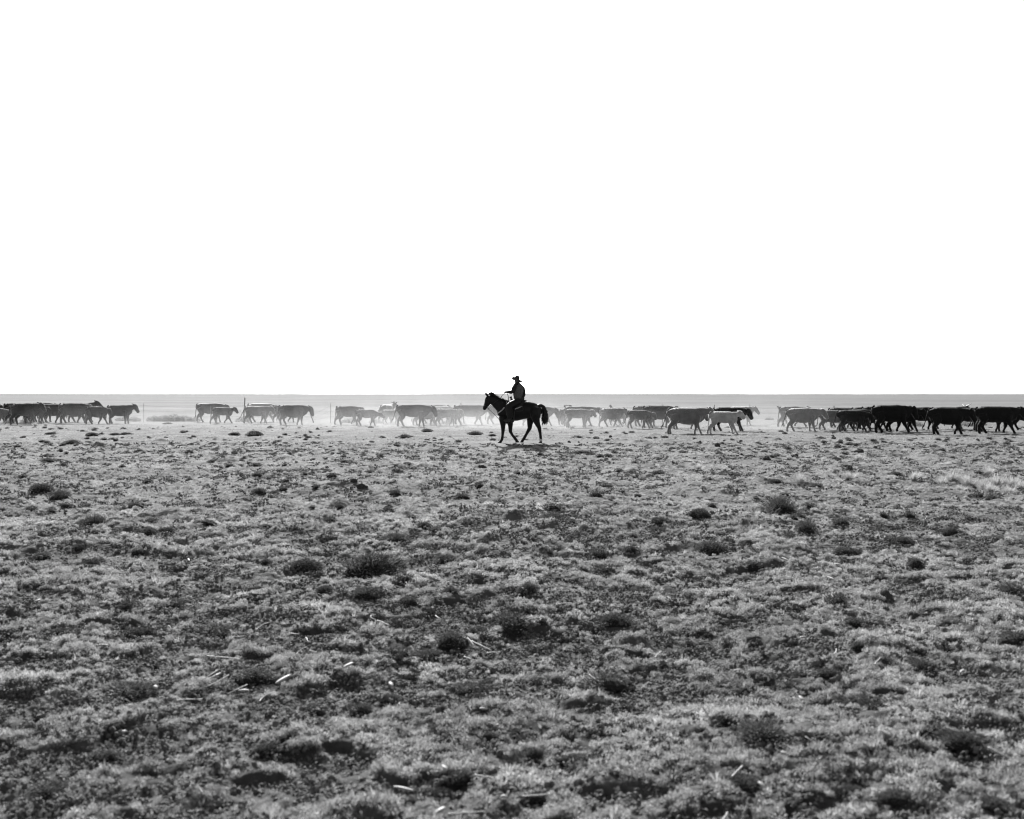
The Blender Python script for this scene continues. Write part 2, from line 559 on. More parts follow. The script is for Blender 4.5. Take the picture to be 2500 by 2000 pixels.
def scatter():
    for k in range(6):                                  # small bare-topped mounds among the plants
        core, mb = blade_dome(1200 + k, 260, 1.0, .40, .14, .016)
        nf = len(core.f)
        b = len(core.v)
        core.v += mb.v
        core.f += [tuple(q + b for q in f) for f in mb.f]
        me = core.mesh('small_mound', False)
        me.materials.append(M['mound']); me.materials.append(M['tussock'])
        me.polygons.foreach_set('material_index', [0] * nf + [1] * (len(core.f) - nf))
        proto.objects.link(bpy.data.objects.new('c_small_mound_%d' % k, me))
    for k in range(4):                                  # flat dead leaves, stem bits and crumbs of soil
        r = random.Random(1300 + k)
        mb = MB()
        for _ in range(38):
            a, q, b = r.uniform(0, 6.283), .07 * math.sqrt(r.random()), r.uniform(0, 6.283)
            p = V(q * math.cos(a), q * math.sin(a), r.uniform(.001, .014))
            L_ = r.uniform(.006, .030)
            d_ = V(math.cos(b), math.sin(b), r.uniform(-.25, .5)) * L_
            s_ = nrm(V(-math.sin(b), math.cos(b), r.uniform(-.8, .8)))
            mb.strip([p - d_ / 2, p + V(0, 0, L_ * .12), p + d_ / 2], s_, [.001, r.uniform(.0012, .004), .0008])
        for _ in range(14):
            a, q, c_ = r.uniform(0, 6.283), .075 * math.sqrt(r.random()), r.uniform(.004, .011)
            p = V(q * math.cos(a), q * math.sin(a), c_ * .4)
            mb.loft([(p - V(0, 0, c_), V(c_ * .8, 0, 0), V(0, c_, 0)), (p + V(0, 0, c_ * .3), V(c_, .002, 0), V(0, c_ * .9, 0)), (p + V(0, 0, c_ * .9), V(c_ * .4, 0, 0), V(0, c_ * .4, 0))], 5)
        me = mb.mesh('litter', False)
        me.materials.append(M['litter'])
        proto.objects.link(bpy.data.objects.new('d_litter_%d' % k, me))
    P, S, I = [], [], []
    for (y0, y1, dens, s0, s1) in ((2.6, 5.2, 1350, .46, .76), (5.2, 8, 1500, .46, .76), (8, 12, 900, .50, .80), (12, 18, 400, .52, .84),
                                   (18, 27, 150, .52, .85), (27, 38, 42, .60, 1.0), (38, 48, 26, .55, .95), (48, 64, 10, .55, 1.0)):
        half = 0.56
        area = half * ((y1 + 1) ** 2 - (y0 + 1) ** 2)
        n = int(area * dens)
        yy = np.sqrt(rng.uniform((y0 + 1) ** 2, (y1 + 1) ** 2, n)) - 1
        xx = rng.uniform(-half, half, n) * (yy + 1)
        c = cover(xx, yy)
        hm_ = hummock(xx, yy)
        cl = sstep(-.25, .3, vn(xx / .085, yy / .095, 41))
        keep = rng.random(n) < (0.46 + 0.20 * sstep(-.5, .1, c) + 0.38 * hm_) * (.40 + .60 * cl)
        near_h = np.hypot((xx - HX - .4) * .8, (yy - HY + 1.7) * .75) < 2.6
        keep &= ~near_h
        for tx, ty, tw in FLAT:
            keep &= ~(np.hypot(xx - tx, yy - ty) < .36 * tw)
        hm_ = hm_ * (.45 + .55 * cl)
        xx, yy, c, hm_ = xx[keep], yy[keep], c[keep], hm_[keep]
        zz = ground_h(xx, yy) - 0.004
        P.append(np.stack([xx, yy, zz], -1))
        S.append(rng.uniform(s0, s1, len(xx)) * (0.60 + 0.65 * hm_))
        I.append(np.where(rng.random(len(xx)) < 0.93, rng.integers(0, 7, len(xx)), rng.integers(7, 10, len(xx))))
    for (y0, y1, dens) in ((7, 14, 1.5), (14, 24, 1.8), (24, 36, 2.2), (36, 46, 1.9), (46, 62, .45)):
        half = .56
        n = int(half * ((y1 + 1) ** 2 - (y0 + 1) ** 2) * dens)
        yy = np.sqrt(rng.uniform((y0 + 1) ** 2, (y1 + 1) ** 2, n)) - 1
        xx = rng.uniform(-half, half, n) * (yy + 1)
        keep = (np.hypot((xx - HX - .4) * .8, (yy - HY + 1.7) * .75) > 2.6) & (rng.random(n) < .35 + .65 * sstep(-.3, .4, vn(xx / 2.2, yy / 2.6, 51)))
        xx, yy = xx[keep], yy[keep]
        P.append(np.stack([xx, yy, ground_h(xx, yy) - .012], -1))
        S.append((.08 + .22 * rng.random(len(xx)) ** 2.6))
        I.append(rng.integers(10, 16, len(xx)))
    for (y0, y1, dens) in ((2.6, 6, 90), (6, 10, 80), (10, 16, 40), (16, 26, 18), (26, 40, 7)):
        half = .56
        n = int(half * ((y1 + 1) ** 2 - (y0 + 1) ** 2) * dens)
        yy = np.sqrt(rng.uniform((y0 + 1) ** 2, (y1 + 1) ** 2, n)) - 1
        xx = rng.uniform(-half, half, n) * (yy + 1)
        keep = rng.random(n) < 1 - .85 * hummock(xx, yy)
        xx, yy = xx[keep], yy[keep]
        P.append(np.stack([xx, yy, ground_h(xx, yy)], -1))
        S.append(rng.uniform(.7, 1.5, len(xx)) * (1 + .02 * yy))
        I.append(rng.integers(16, 20, len(xx)))
    P, S, I = np.concatenate(P), np.concatenate(S), np.concatenate(I)
    n = len(P)
    me = bpy.data.meshes.new('low_plants')
    me.vertices.add(n)
    me.vertices.foreach_set('co', P.ravel().astype(np.float32))
    a = me.attributes.new('scl', 'FLOAT', 'POINT'); a.data.foreach_set('value', S.astype(np.float32))
    a = me.attributes.new('kind_index', 'INT', 'POINT'); a.data.foreach_set('value', I.astype(np.int32))
    R = np.stack([rng.normal(0, .22, n), rng.normal(0, .22, n), rng.uniform(0, 6.283, n)], -1)
    a = me.attributes.new('rot', 'FLOAT_VECTOR', 'POINT'); a.data.foreach_set('vector', R.ravel().astype(np.float32))
    o = link(bpy.data.objects.new('low_plants', me))
    tag(o, 'low curly leafed plants covering the pasture', kind='stuff')
    ng = bpy.data.node_groups.new('low_plants', 'GeometryNodeTree')
    ng.interface.new_socket('Geometry', in_out='INPUT', socket_type='NodeSocketGeometry')
    ng.interface.new_socket('Geometry', in_out='OUTPUT', socket_type='NodeSocketGeometry')
    N, L = ng.nodes, ng.links
    gi, go = N.new('NodeGroupInput'), N.new('NodeGroupOutput')
    ci = N.new('GeometryNodeCollectionInfo')
    ci.inputs['Collection'].default_value = proto
    ci.inputs['Separate Children'].default_value = True
    ci.inputs['Reset Children'].default_value = True
    ip = N.new('GeometryNodeInstanceOnPoints')
    ip.inputs['Pick Instance'].default_value = True

    def attr(name, t):
        q = N.new('GeometryNodeInputNamedAttribute')
        q.data_type = t
        q.inputs['Name'].default_value = name
        return q.outputs['Attribute']
    er = N.new('FunctionNodeEulerToRotation')
    L.new(attr('rot', 'FLOAT_VECTOR'), er.inputs[0])
    L.new(gi.outputs[0], ip.inputs['Points'])
    L.new(ci.outputs[0], ip.inputs['Instance'])
    L.new(attr('kind_index', 'INT'), ip.inputs['Instance Index'])
    L.new(er.outputs[0], ip.inputs['Rotation'])
    L.new(attr('scl', 'FLOAT'), ip.inputs['Scale'])
    L.new(ip.outputs[0], go.inputs[0])
    md = o.modifiers.new('plants', 'NODES')
    md.node_group = ng
    print('low plants', n)


# ------------------------------------------------------------------ remeshed animals
pending = []


def skin_later(mb, voxel, smooth, done):
    """queue a union of closed tubes to be fused into one continuous surface"""
    me = mb.mesh('fusing', False)
    o = bpy.data.objects.new('fusing', me)
    C.objects.link(o)
    rm = o.modifiers.new('r', 'REMESH'); rm.mode = 'VOXEL'; rm.voxel_size = voxel; rm.use_smooth_shade = True
    sm = o.modifiers.new('s', 'SMOOTH'); sm.factor = 0.5; sm.iterations = smooth
    pending.append((o, done))


def fuse_all():
    dg = bpy.context.evaluated_depsgraph_get()
    dg.update()
    for o, done in pending:
        me = bpy.data.meshes.new_from_object(o.evaluated_get(dg))
        done(me)
    for o, _ in pending:
        m0 = o.data
        bpy.data.objects.remove(o)
        bpy.data.meshes.remove(m0)
    pending.clear()


def append(me, mb):
    """add loose closed pieces (ears, tail) to a fused body"""
    n0 = len(me.vertices)
    co = np.empty(n0 * 3, np.float32); me.vertices.foreach_get('co', co)
    fs = [tuple(p.vertices) for p in me.polygons]
    vs = [tuple(v) for v in co.reshape(-1, 3)] + list(mb.v)
    fs += [tuple(i + n0 for i in f) for f in mb.f]
    m2 = bpy.data.meshes.new('body')
    m2.from_pydata(vs, [], fs)
    m2.polygons.foreach_set('use_smooth', [True] * len(m2.polygons))
    m2.update()
    bpy.data.meshes.remove(me)
    return m2


TONE = [0.006, 0.018, 0.055, 0.17, 0.30]
HEADS = {  # neck end (x, z), head pitch below level in degrees
    'fwd': (0.86, 0.90, 54), 'low': (0.88, 0.79, 72), 'up': (0.82, 1.00, 46), 'mid': (0.88, 0.84, 62), 'graze': (0.88, 0.70, 46)}


def make_cow(i, rump, nose, feet, back, tone, head, label, calf=False, yaw=0.0, tail='down', horns=False, gait=None, bulk=1.0, run=0.0):
    r = random.Random(i * 17 + 5)
    _, D = unproject(rump, feet)
    ppm = FPX / D
    H = (feet - back) / ppm * 1.045
    hx, hz, hp = HEADS[head]
    hx += r.uniform(-.02, .02); hz += r.uniform(-.03, .02); hp = math.radians(hp + r.uniform(-7, 7))
    hl = 0.44 if not calf else 0.38
    reach = 0.62 + hx + hl * math.cos(hp)
    lf = 1.0 if yaw else max(0.84, min(1.14, (nose - rump) / ppm / (H * reach)))
    yaw_small = r.uniform(-.14, .14)
    bk = bulk * r.uniform(.96, 1.04) * (0.86 if calf else 1.0)
    mb = MB()
    T = [(-.62, .865, .085, .07), (-.585, .805, .160, .125), (-.45, .752, .222, .185), (-.27, .725, .25, .215), (-.06, .692, .285, .245),
         (.14, .682, .292, .245), (.31, .69, .28, .21), (.45, .70, .245, .165), (.55, .705, .18, .12), (.61, .70, .09, .07)]
    hump = r.uniform(-.01, .015)
    rows = []
    dip = r.uniform(.0, .016)
    bel = r.uniform(.98, 1.06)
    for x, z, hh, hw in T:
        top = z + hh - dip * math.exp(-((x + .02) / .22) ** 2)
        h2 = hh * bk if hh > .1 else hh
        if hh > .24:
            h2 *= bel
        z2 = top - h2 + (hump if .1 < x < .5 else 0) + r.uniform(-.006, .006)
        rows.append((x * lf, 0, z2, h2, hw * bk))
    mb.sag(rows, 18)
    nb = (.40 * lf, .78)
    ne = (hx * lf, hz)
    sway = math.radians(r.uniform(-14, 14)) if head != 'graze' else 0
    ny = math.sin(sway) * .25
    nk = .87 if calf else 1.0
    mb.sag([(nb[0], 0, nb[1] - .03, .215 * nk, .13), (nb[0] * .6 + ne[0] * .4, ny * .3, nb[1] * .6 + ne[1] * .4 - .03, .180 * nk, .105),
            (nb[0] * .25 + ne[0] * .75, ny * .7, nb[1] * .25 + ne[1] * .75 - .03, .128 * nk, .082), (ne[0] + .0, ny, ne[1] - .03, .090, .072)], 14)
    mb.sag([(.36 * lf, 0, .55, .15, .09), (.53 * lf, 0, .54, .12, .06), (.63 * lf, 0, .60, .09, .045), (.70 * lf, 0, .68, .06, .035)], 10)   # brisket
    d = V(math.cos(hp), math.sin(sway) * .5, -math.sin(hp))
    p0 = V(ne[0] - .03, ny, ne[1] + .03)
    hs = [(-.05, .06, .06), (.0, .105, .092), (.09, .130, .104), (.19, .112, .084), (.29, .090, .070), (.36, .084, .072), (.40, .056, .052)]
    mb.sag([tuple(p0 + d * (t * hl / .40)) + (hh, hw) for t, hh, hw in hs], 12)
    if gait is None:
        a = r.uniform(.13, .23)
        gait = r.choice([(a * .2, -a * 1.1, a, -a * .7), (-a, a * 1.1, a * .3, -a * 1.1), (a, -a * .9, -a, a * 1.1), (-a, a, a * .9, -a), (a, -a * .3, -a * .5, a), (-a * .5, a, a, -a * .4), (.02, -a, a * .8, -.05)])
    leg = 1.0 if not calf else 1.0
    tk = (0.9 if calf else 1.0)
    for s, dx, k in ((1, gait[0], 0), (-1, gait[1], 1)):
        y_ = s * .105
        lift = .03 if (dx < -.08 and r.random() < .5) else 0
        x0 = .40 * lf
        bend = -.02 + (.05 if lift else 0)
        mb.tube([(x0, y_, .66), (x0 - .01 + .1 * dx, y_ * 1.1, .47), (x0 + .5 * dx - bend * 0 + .012 + bend * .6, y_ * 1.05, .265), (x0 + .74 * dx + .005, y_, .16), (x0 + .95 * dx, y_, .085 + lift),
                 (x0 + 1.0 * dx + .018, y_, .035 + lift), (x0 + 1.02 * dx + .03, y_, .004 + lift)],
                [.14 * tk, .108 * tk, .058, .042, .044, .048, .050], 10)
    for s, dx in ((1, gait[2]), (-1, gait[3])):
        y_ = s * .115
        lift = .02 if (dx < -.1 and r.random() < .5) else 0
        x0 = -.43 * lf
        mb.tube([(x0 - .01, y_ * .8, .72), (x0 + .05 + .18 * dx, y_, .53), (x0 + .015 + .38 * dx, y_ * 1.05, .41), (x0 - .085 + .58 * dx, y_ * 1.05, .285), (x0 - .075 + .78 * dx, y_, .18),
                 (x0 - .055 + .97 * dx, y_, .09 + lift), (x0 - .03 + dx, y_, .035 + lift), (x0 - .015 + dx, y_, .004 + lift)],
                [.18 * tk, .162 * tk, .108 * tk, .066, .048, .048, .050, .050], 10)
    if not calf and r.random() < .5:
        mb.sag([(-.36 * lf, 0, .50, .10, .09), (-.25 * lf, 0, .46, .075, .08), (-.14 * lf, 0, .47, .04, .05)], 10)

    for s in (1, -1):                                   # hip bones
        mb.tube([(-.40 * lf, s * .10, .90), (-.385 * lf, s * .155, .935), (-.37 * lf, s * .13, .90)], [.05, .038, .05], 8)
    extra = MB()
    for s in (1, -1):                                   # ears out to the side
        b = p0 + d * .015 + V(0, s * .07, .035)
        b[2] += .015
        e = b + V(r.uniform(-.09, -.03), s * .13, r.uniform(-.01, .075))
        extra.tube([b, b * .6 + e * .4 + V(0, 0, .008), b * .25 + e * .75, e], [.024, .046, .040, .010], 8, ref=(0, 0, 1), flat=.5)
    tl = MB()
    sw = {'down': (-.03, 0), 'swish': (-.13, .05), 'up': (0, 0), 'out': (-.20, 0)}[tail]
    t0 = V(-.575 * lf, 0, .935)
    if tail == 'up':
        pts = [t0, t0 + V(-.07, 0, .035), t0 + V(-.05, .01, .075), t0 + V(.05, .03, .085), t0 + V(.17, .05, .075)]
    else:
        yy = r.uniform(-.04, .04)
        pts = [t0, t0 + V(-.06, 0, -.03), t0 + V(-.075 + sw[0] * .35, yy * .5, -.22), t0 + V(-.085 + sw[0] * .8, yy, -.44), t0 + V(-.09 + sw[0] * 1.1, yy * 1.3, -.56)]
    pts = catmull(pts, 4)
    tl.tube(pts, list(np.linspace(.034, .013, len(pts))), 8)
    e = pts[-1]
    dd = nrm(pts[-1] - pts[-3])
    sp = [e - dd * .03, e + dd * .04, e + dd * .10 + V(sw[0] * .1, 0, 0), e + dd * .17 + V(sw[0] * .2, 0, -.01)]
    tl.tube(sp, [.012, .030, .026, .004], 8)

    x, yw = unproject(rump, feet)
    z = gh(x + .6 * H, yw)

    def done(me):
        nv = len(me.vertices)
        co, no2 = np.empty(nv * 3, np.float32), np.empty(nv * 3, np.float32)
        me.vertices.foreach_get('co', co); me.vertices.foreach_get('normal', no2)
        co, no2 = co.reshape(-1, 3), no2.reshape(-1, 3)
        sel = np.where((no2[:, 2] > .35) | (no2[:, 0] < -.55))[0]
        q = np.random.default_rng(i)
        sel = q.choice(sel, min(len(sel), 1200), replace=False)
        hair = MB()
        for k in sel:
            p, nn = co[k].astype(float), no2[k].astype(float)
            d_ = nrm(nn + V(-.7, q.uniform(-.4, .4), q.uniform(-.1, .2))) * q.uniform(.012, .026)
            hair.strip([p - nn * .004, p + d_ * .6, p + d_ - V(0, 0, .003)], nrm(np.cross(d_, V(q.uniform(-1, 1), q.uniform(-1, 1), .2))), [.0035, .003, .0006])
        me = append(me, extra)
        me.name = 'cow'
        me.materials.append(M['coat'])
        o = link(bpy.data.objects.new('calf' if calf else 'cow', me))
        o.scale = (H / .985,) * 3
        turn = yaw if yaw else yaw_small
        o.rotation_euler = (0, 0, turn)
        ox = x + (.62 * lf * H * math.cos(turn) if not yaw else 0)
        o.location = (ox, yw, z - 0.006)
        g = TONE[tone] * r.uniform(.85, 1.15)
        o.color = (g, g, g, 1)
        tag(o, label, 'calf' if calf else 'cow', 'cattle herd being driven along the fence')
        fz = hair.build('rim_hair', M['fuzz'], o, smooth=False)
        gf_ = min(.7, .02 + g * 3.6)  # hair paler than the coat: the sunlit rim is put into its colour
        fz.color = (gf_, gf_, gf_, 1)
        t = tl.build('tail', M['coat'], o)
        t.color = (g * .9, g * .9, g * .9, 1)
        if horns:
            for s in (1, -1):
                hb = MB()
                b = p0 + V(-.01, s * .06, .05)
                hb.tube(catmull([b, b + V(-.01, s * .12, .02), b + V(.02, s * .24, .05), b + V(.08, s * .30, .11)], 3), [.026, .026, .024, .022, .02, .018, .015, .012, .009, .004], 8, ref=(0, 0, 1))
                hb.build('horn', M['horn'], o)
    skin_later(mb, 0.0225, 4, done)


COWS = [
    (-70, 9, 1032, 988, 2, 'mid', 'brown cow at the left edge with only its head in view', {}),
    (-45, 45, 1036.4, 997, 3, 'low', 'light backed calf cut by the left edge, in front of the leftmost cattle', dict(calf=True)),
    (11, 95, 1031.5, 985.5, 1, 'mid', 'dark cow whose rump shows behind the first large brown cow', {}),
    (31, 113, 1036.8, 986, 2, 'fwd', 'large brown cow with a sunlit back, nearest at far left', dict(tail='swish')),
    (62, 124, 1034.2, 992, 1, 'low', 'dark cow with lowered head just ahead of the large brown cow', {}),
    (75, 148, 1030.9, 984.5, 1, 'mid', 'tall dark cow at the back of the leftmost bunch', {}),
    (148, 224, 1034.6, 985.5, 2, 'low', 'bulky brown cow with a high round back and lowered head', dict(bulk=1.08)),
    (170, 248, 1031.2, 986, 1, 'up', 'dark cow with raised head behind the bulky brown cow', {}),
    (211, 274, 1036.4, 993.5, 1, 'low', 'smaller dark cow with drooping head behind the leader of the left bunch', {}),
    (263, 341, 1034.4, 990, 1, 'fwd', 'dark cow leading the left bunch, next to a thin fence post', dict(gait=(.04, -.02, -.10, .12))),
    (482, 563, 1031, 985.5, 3, 'mid', 'tan cow with a bright back walking behind a dark calf', dict(gait=(.1, -.05, -.16, .16))),
    (520, 580, 1034.7, 996, 2, 'fwd', 'dark calf in front of a bright backed tan cow', dict(calf=True)),
    (606, 684, 1031, 985.5, 4, 'low', 'pale cow half hidden behind a grey brown cow by the tilted post', {}),
    (600, 672, 1034.9, 993, 3, 'mid', 'grey brown cow swishing its tail before the tall tilted post', dict(tail='out')),
    (668, 745, 1031.6, 991, 2, 'mid', 'brown cow almost hidden behind the cow with the humped back', {}),
    (682, 765, 1037.4, 989.5, 2, 'low', 'heavy brown cow with a humped back leading the second bunch', dict(bulk=1.08)),
    (822, 893, 1037.2, 992, 2, 'low', 'brown cow with hidden head, last of the dusty middle bunch', {}),
    (870, 939, 1040, 1001, 2, 'graze', 'small brown cow stretching its head low in the dust', dict(calf=True, gait=(.12, -.14, -.12, .14))),
    (945, 960, 1032, 989, 4, 'up', 'pale cow turned away with head up above the small calf', dict(yaw=math.radians(65))),
    (934, 990, 1035.2, 1001, 4, 'mid', 'pale calf standing half hidden behind the largest dusty cow', dict(calf=True)),
    (970, 1068, 1043, 990.5, 2, 'mid', 'largest brown cow in the dust with swinging white tipped tail', dict(tail='swish', gait=(.06, -.10, -.16, .14))),
    (1028, 1105, 1033.8, 990, 2, 'mid', 'brown cow whose back rises behind the largest dusty cow', {}),
    (1048, 1122, 1036.8, 994, 3, 'low', 'tan cow nearly hidden between the largest cow and a calf', {}),
    (1062, 1133, 1040.2, 998.5, 3, 'mid', 'tan calf with a bright rim walking toward the horse', dict(calf=True)),
    (1110, 1205, 1038, 990, 2, 'low', 'brown cow passing behind the head of the horse', dict(gait=(.14, -.16, -.14, .16))),
    (1190, 1275, 1036, 991, 2, 'mid', 'brown cow hidden behind the chest of the horse', dict(gait=(.14, -.16, -.14, .16))),
    (1282, 1364, 1040, 993, 2, 'low', 'brown cow emerging behind the tail of the horse', {}),
    (1372, 1380, 1036.5, 999, 2, 'mid', 'brown cow turned away just behind the tail of the horse', dict(yaw=math.radians(78))),
    (1379, 1473, 1041, 994, 2, 'mid', 'brown cow with raised tail behind a bright rimmed calf', dict(tail='up')),
    (1381, 1455, 1044.5, 1000, 3, 'mid', 'tan calf with a bright rim, nearest right of the horse', dict(calf=True, gait=(.05, -.05, -.08, .02))),
    (1468, 1530, 1041.8, 997, 3, 'mid', 'tan cow with a sunlit tail before the stout leaning post', {}),
    (1492, 1547, 1038.6, 1001, 4, 'mid', 'pale cow ahead of the tan cow near the stout leaning post', {}),
    (1535, 1602, 1047, 1003, 2, 'low', 'small brown cow in the dust behind a tall dark cow', dict(calf=True, tail='swish')),
    (1549, 1625, 1041, 992, 1, 'mid', 'dark cow whose rump shows left of the tall dark cow', dict(tail='swish')),
    (1572, 1665, 1044.6, 991, 1, 'mid', 'tall dark cow just behind the tan cow with bright tail', {}),
    (1632, 1752, 1060, 997, 3, 'fwd', 'tan cow with a long bright tail behind a running pale calf', dict(tail='swish', gait=(.18, -.12, -.06, -.20))),
    (1645, 1728, 1049, 999, 1, 'low', 'dark cow whose legs show under the tan cow', {}),
    (1735, 1813, 1060.5, 1006, 4, 'fwd', 'pale calf trotting ahead of the tan cow', dict(calf=True, gait=(.10, .24, -.10, -.26))),
    (1743, 1836, 1053.5, 997, 0, 'mid', 'black cow with lowered head just beyond the pale calf', dict(gait=(.2, .1, -.1, .14))),
    (1780, 1858, 1039, 994, 3, 'fwd', 'tan cow ahead of the black cow, at the gap in the herd', {}),
    (1905, 1985, 1043.5, 995, 2, 'mid', 'brown cow half hidden at the tail of the right bunch', {}),
    (1922, 2022, 1053.5, 997, 3, 'mid', 'tan cow with a brilliant sunlit back at the right gap', dict(gait=(-.02, .12, .16, -.20), tail='swish')),
    (2000, 2085, 1050, 1003, 2, 'low', 'brown cow between the sunlit tan cow and the white tailed cow', {}),
    (2025, 2110, 1044.5, 997, 1, 'mid', 'dark cow seen only by its back beside a thin post', {}),
    (2045, 2132, 1055.5, 1005, 1, 'low', 'dark cow with a white lit tail behind the biggest black cow', dict(tail='swish')),
    (2080, 2160, 1046.4, 995.5, 1, 'mid', 'dark cow at the back of the right bunch, mostly hidden', {}),
    (2105, 2185, 1048.8, 993, 1, 'mid', 'dark cow whose high rump shows behind the biggest black cow', {}),
    (2131, 2244, 1057.5, 992, 0, 'mid', 'biggest black cow in the middle of the right bunch', dict(bulk=1.08)),
    (2212, 2310, 1051, 996, 0, 'low', 'black cow following behind the black cow with a clear outline', {}),
    (2268, 2384, 1062, 996, 0, 'mid', 'black cow with clear outline and head thrust forward', dict(gait=(.20, -.16, .22, -.03), tail='swish')),
    (2275, 2379, 1047.5, 994, 2, 'fwd', 'grey brown horned cow behind the clear outlined black cow', dict(horns=True)),
    (2380, 2480, 1055.2, 997, 1, 'mid', 'dark cow behind the black cow at the right edge', {}),
    (2386, 2508, 1059.6, 995, 0, 'mid', 'black cow cut by the right edge of the picture', dict(tail='swish')),
    (2470, 2560, 1051, 997, 0, 'mid', 'black cow farther back at the right edge', {}),
    (98, 176, 1033, 988, 1, 'low', 'dark cow filling the gap before the bulky brown cow', {}),
    (20, 96, 1033.4, 990, 1, 'low', 'dark cow between the cut calf and the large brown cow', {}),
    (2166, 2262, 1054, 996, 0, 'low', 'black cow walking close behind the biggest black cow', {}),
    (2062, 2150, 1052.6, 1001, 1, 'mid', 'dark cow hidden behind the white tailed dark cow', {}),
    (2330, 2420, 1051.6, 997, 1, 'low', 'dark cow in the gap between the two foremost black cows', {}),
    (1010, 1085, 1038.6, 996, 2, 'low', 'brown cow whose legs show behind the largest dusty cow', {}),
]
for i, (ru, no_, fe, ba, to, he, la, kw) in enumerate(COWS):
    make_cow(i, ru, no_, fe, ba, to, he, la, **kw)


# ------------------------------------------------------------------ horse and rider (sizes read off the photograph: 518 units per metre)
def P(a, b, y=0.0):
    return V((a - 1000) / 518.0, y, (1500 - b) / 518.0)


def R3(a, b, y, hh, hw):
    p = P(a, b, y)
    return (p[0], y, p[2], hh, hw)


HZ = gh(HX, HY)
HLOC = (HX, HY, HZ - 0.005)

hm = MB()
rows = []
for x, t, b, w in ((1425, 800, 880, .06), (1400, 768, 950, .15), (1345, 748, 1000, .22), (1275, 728, 1020, .26), (1180, 708, 1028, .265), (1080, 703, 1048, .275),
                   (960, 708, 1078, .285), (840, 700, 1090, .275), (745, 690, 1092, .235), (670, 745, 1078, .19), (615, 830, 1030, .13), (588, 895, 985, .06)):
    rows.append(R3(x, (t + b) / 2, 0, (b - t) / 2 / 518, w))
hm.sag(rows, 20)
hm.sag([R3(720, 820, 0, .30, .16), R3(640, 775, 0, .255, .13), R3(560, 720, 0, .205, .105), R3(490, 668, 0, .170, .09), R3(425, 632, 0, .12, .08)], 16)
hm.sag([R3(430, 600, 0, .06, .06), R3(416, 640, 0, .115, .085), R3(410, 695, 0, .135, .092), R3(392, 745, 0, .115, .08), R3(366, 790, 0, .088, .062), R3(346, 828, 0, .080, .058),
        R3(334, 856, 0, .066, .056), R3(330, 872, 0, .035, .035)], 14)
for pts, rad in (
    ([P(690, 1000, -.13), P(690, 1080, -.15), P(692, 1160, -.14), P(692, 1262, -.13), P(684, 1350, -.13), P(672, 1432, -.13), P(650, 1468, -.13), P(632, 1492, -.13)],
     [.14, .12, .085, .062, .046, .050, .046, .058]),
    ([P(800, 1000, .13), P(825, 1085, .15), P(832, 1180, .14), P(832, 1285, .13), P(872, 1355, .13), P(925, 1422, .13), P(948, 1452, .13), P(962, 1486, .13)],
     [.14, .115, .080, .060, .046, .052, .048, .056]),
    ([P(1240, 800, -.09), P(1292, 880, -.135), P(1312, 965, -.16), P(1320, 1060, -.15), P(1350, 1140, -.14), P(1383, 1215, -.14), P(1402, 1330, -.14), P(1412, 1428, -.14), P(1410, 1468, -.14), P(1405, 1497, -.14)],
     [.10, .20, .18, .130, .088, .068, .048, .050, .046, .058]),
    ([P(1240, 800, .09), P(1275, 880, .135), P(1248, 970, .16), P(1215, 1060, .15), P(1205, 1150, .14), P(1200, 1225, .14), P(1145, 1325, .14), P(1092, 1418, .14), P(1066, 1455, .14), P(1050, 1486, .14)],
     [.10, .20, .18, .125, .092, .072, .050, .052, .048, .058])):
    hm.tube(pts, [q * 1.12 for q in rad], 12)
hm.sag([R3(800, 1085, 0, .05, .1), R3(770, 1110, 0, .06, .12), R3(700, 1080, 0, .08, .14)], 10)

horse_parts = {}


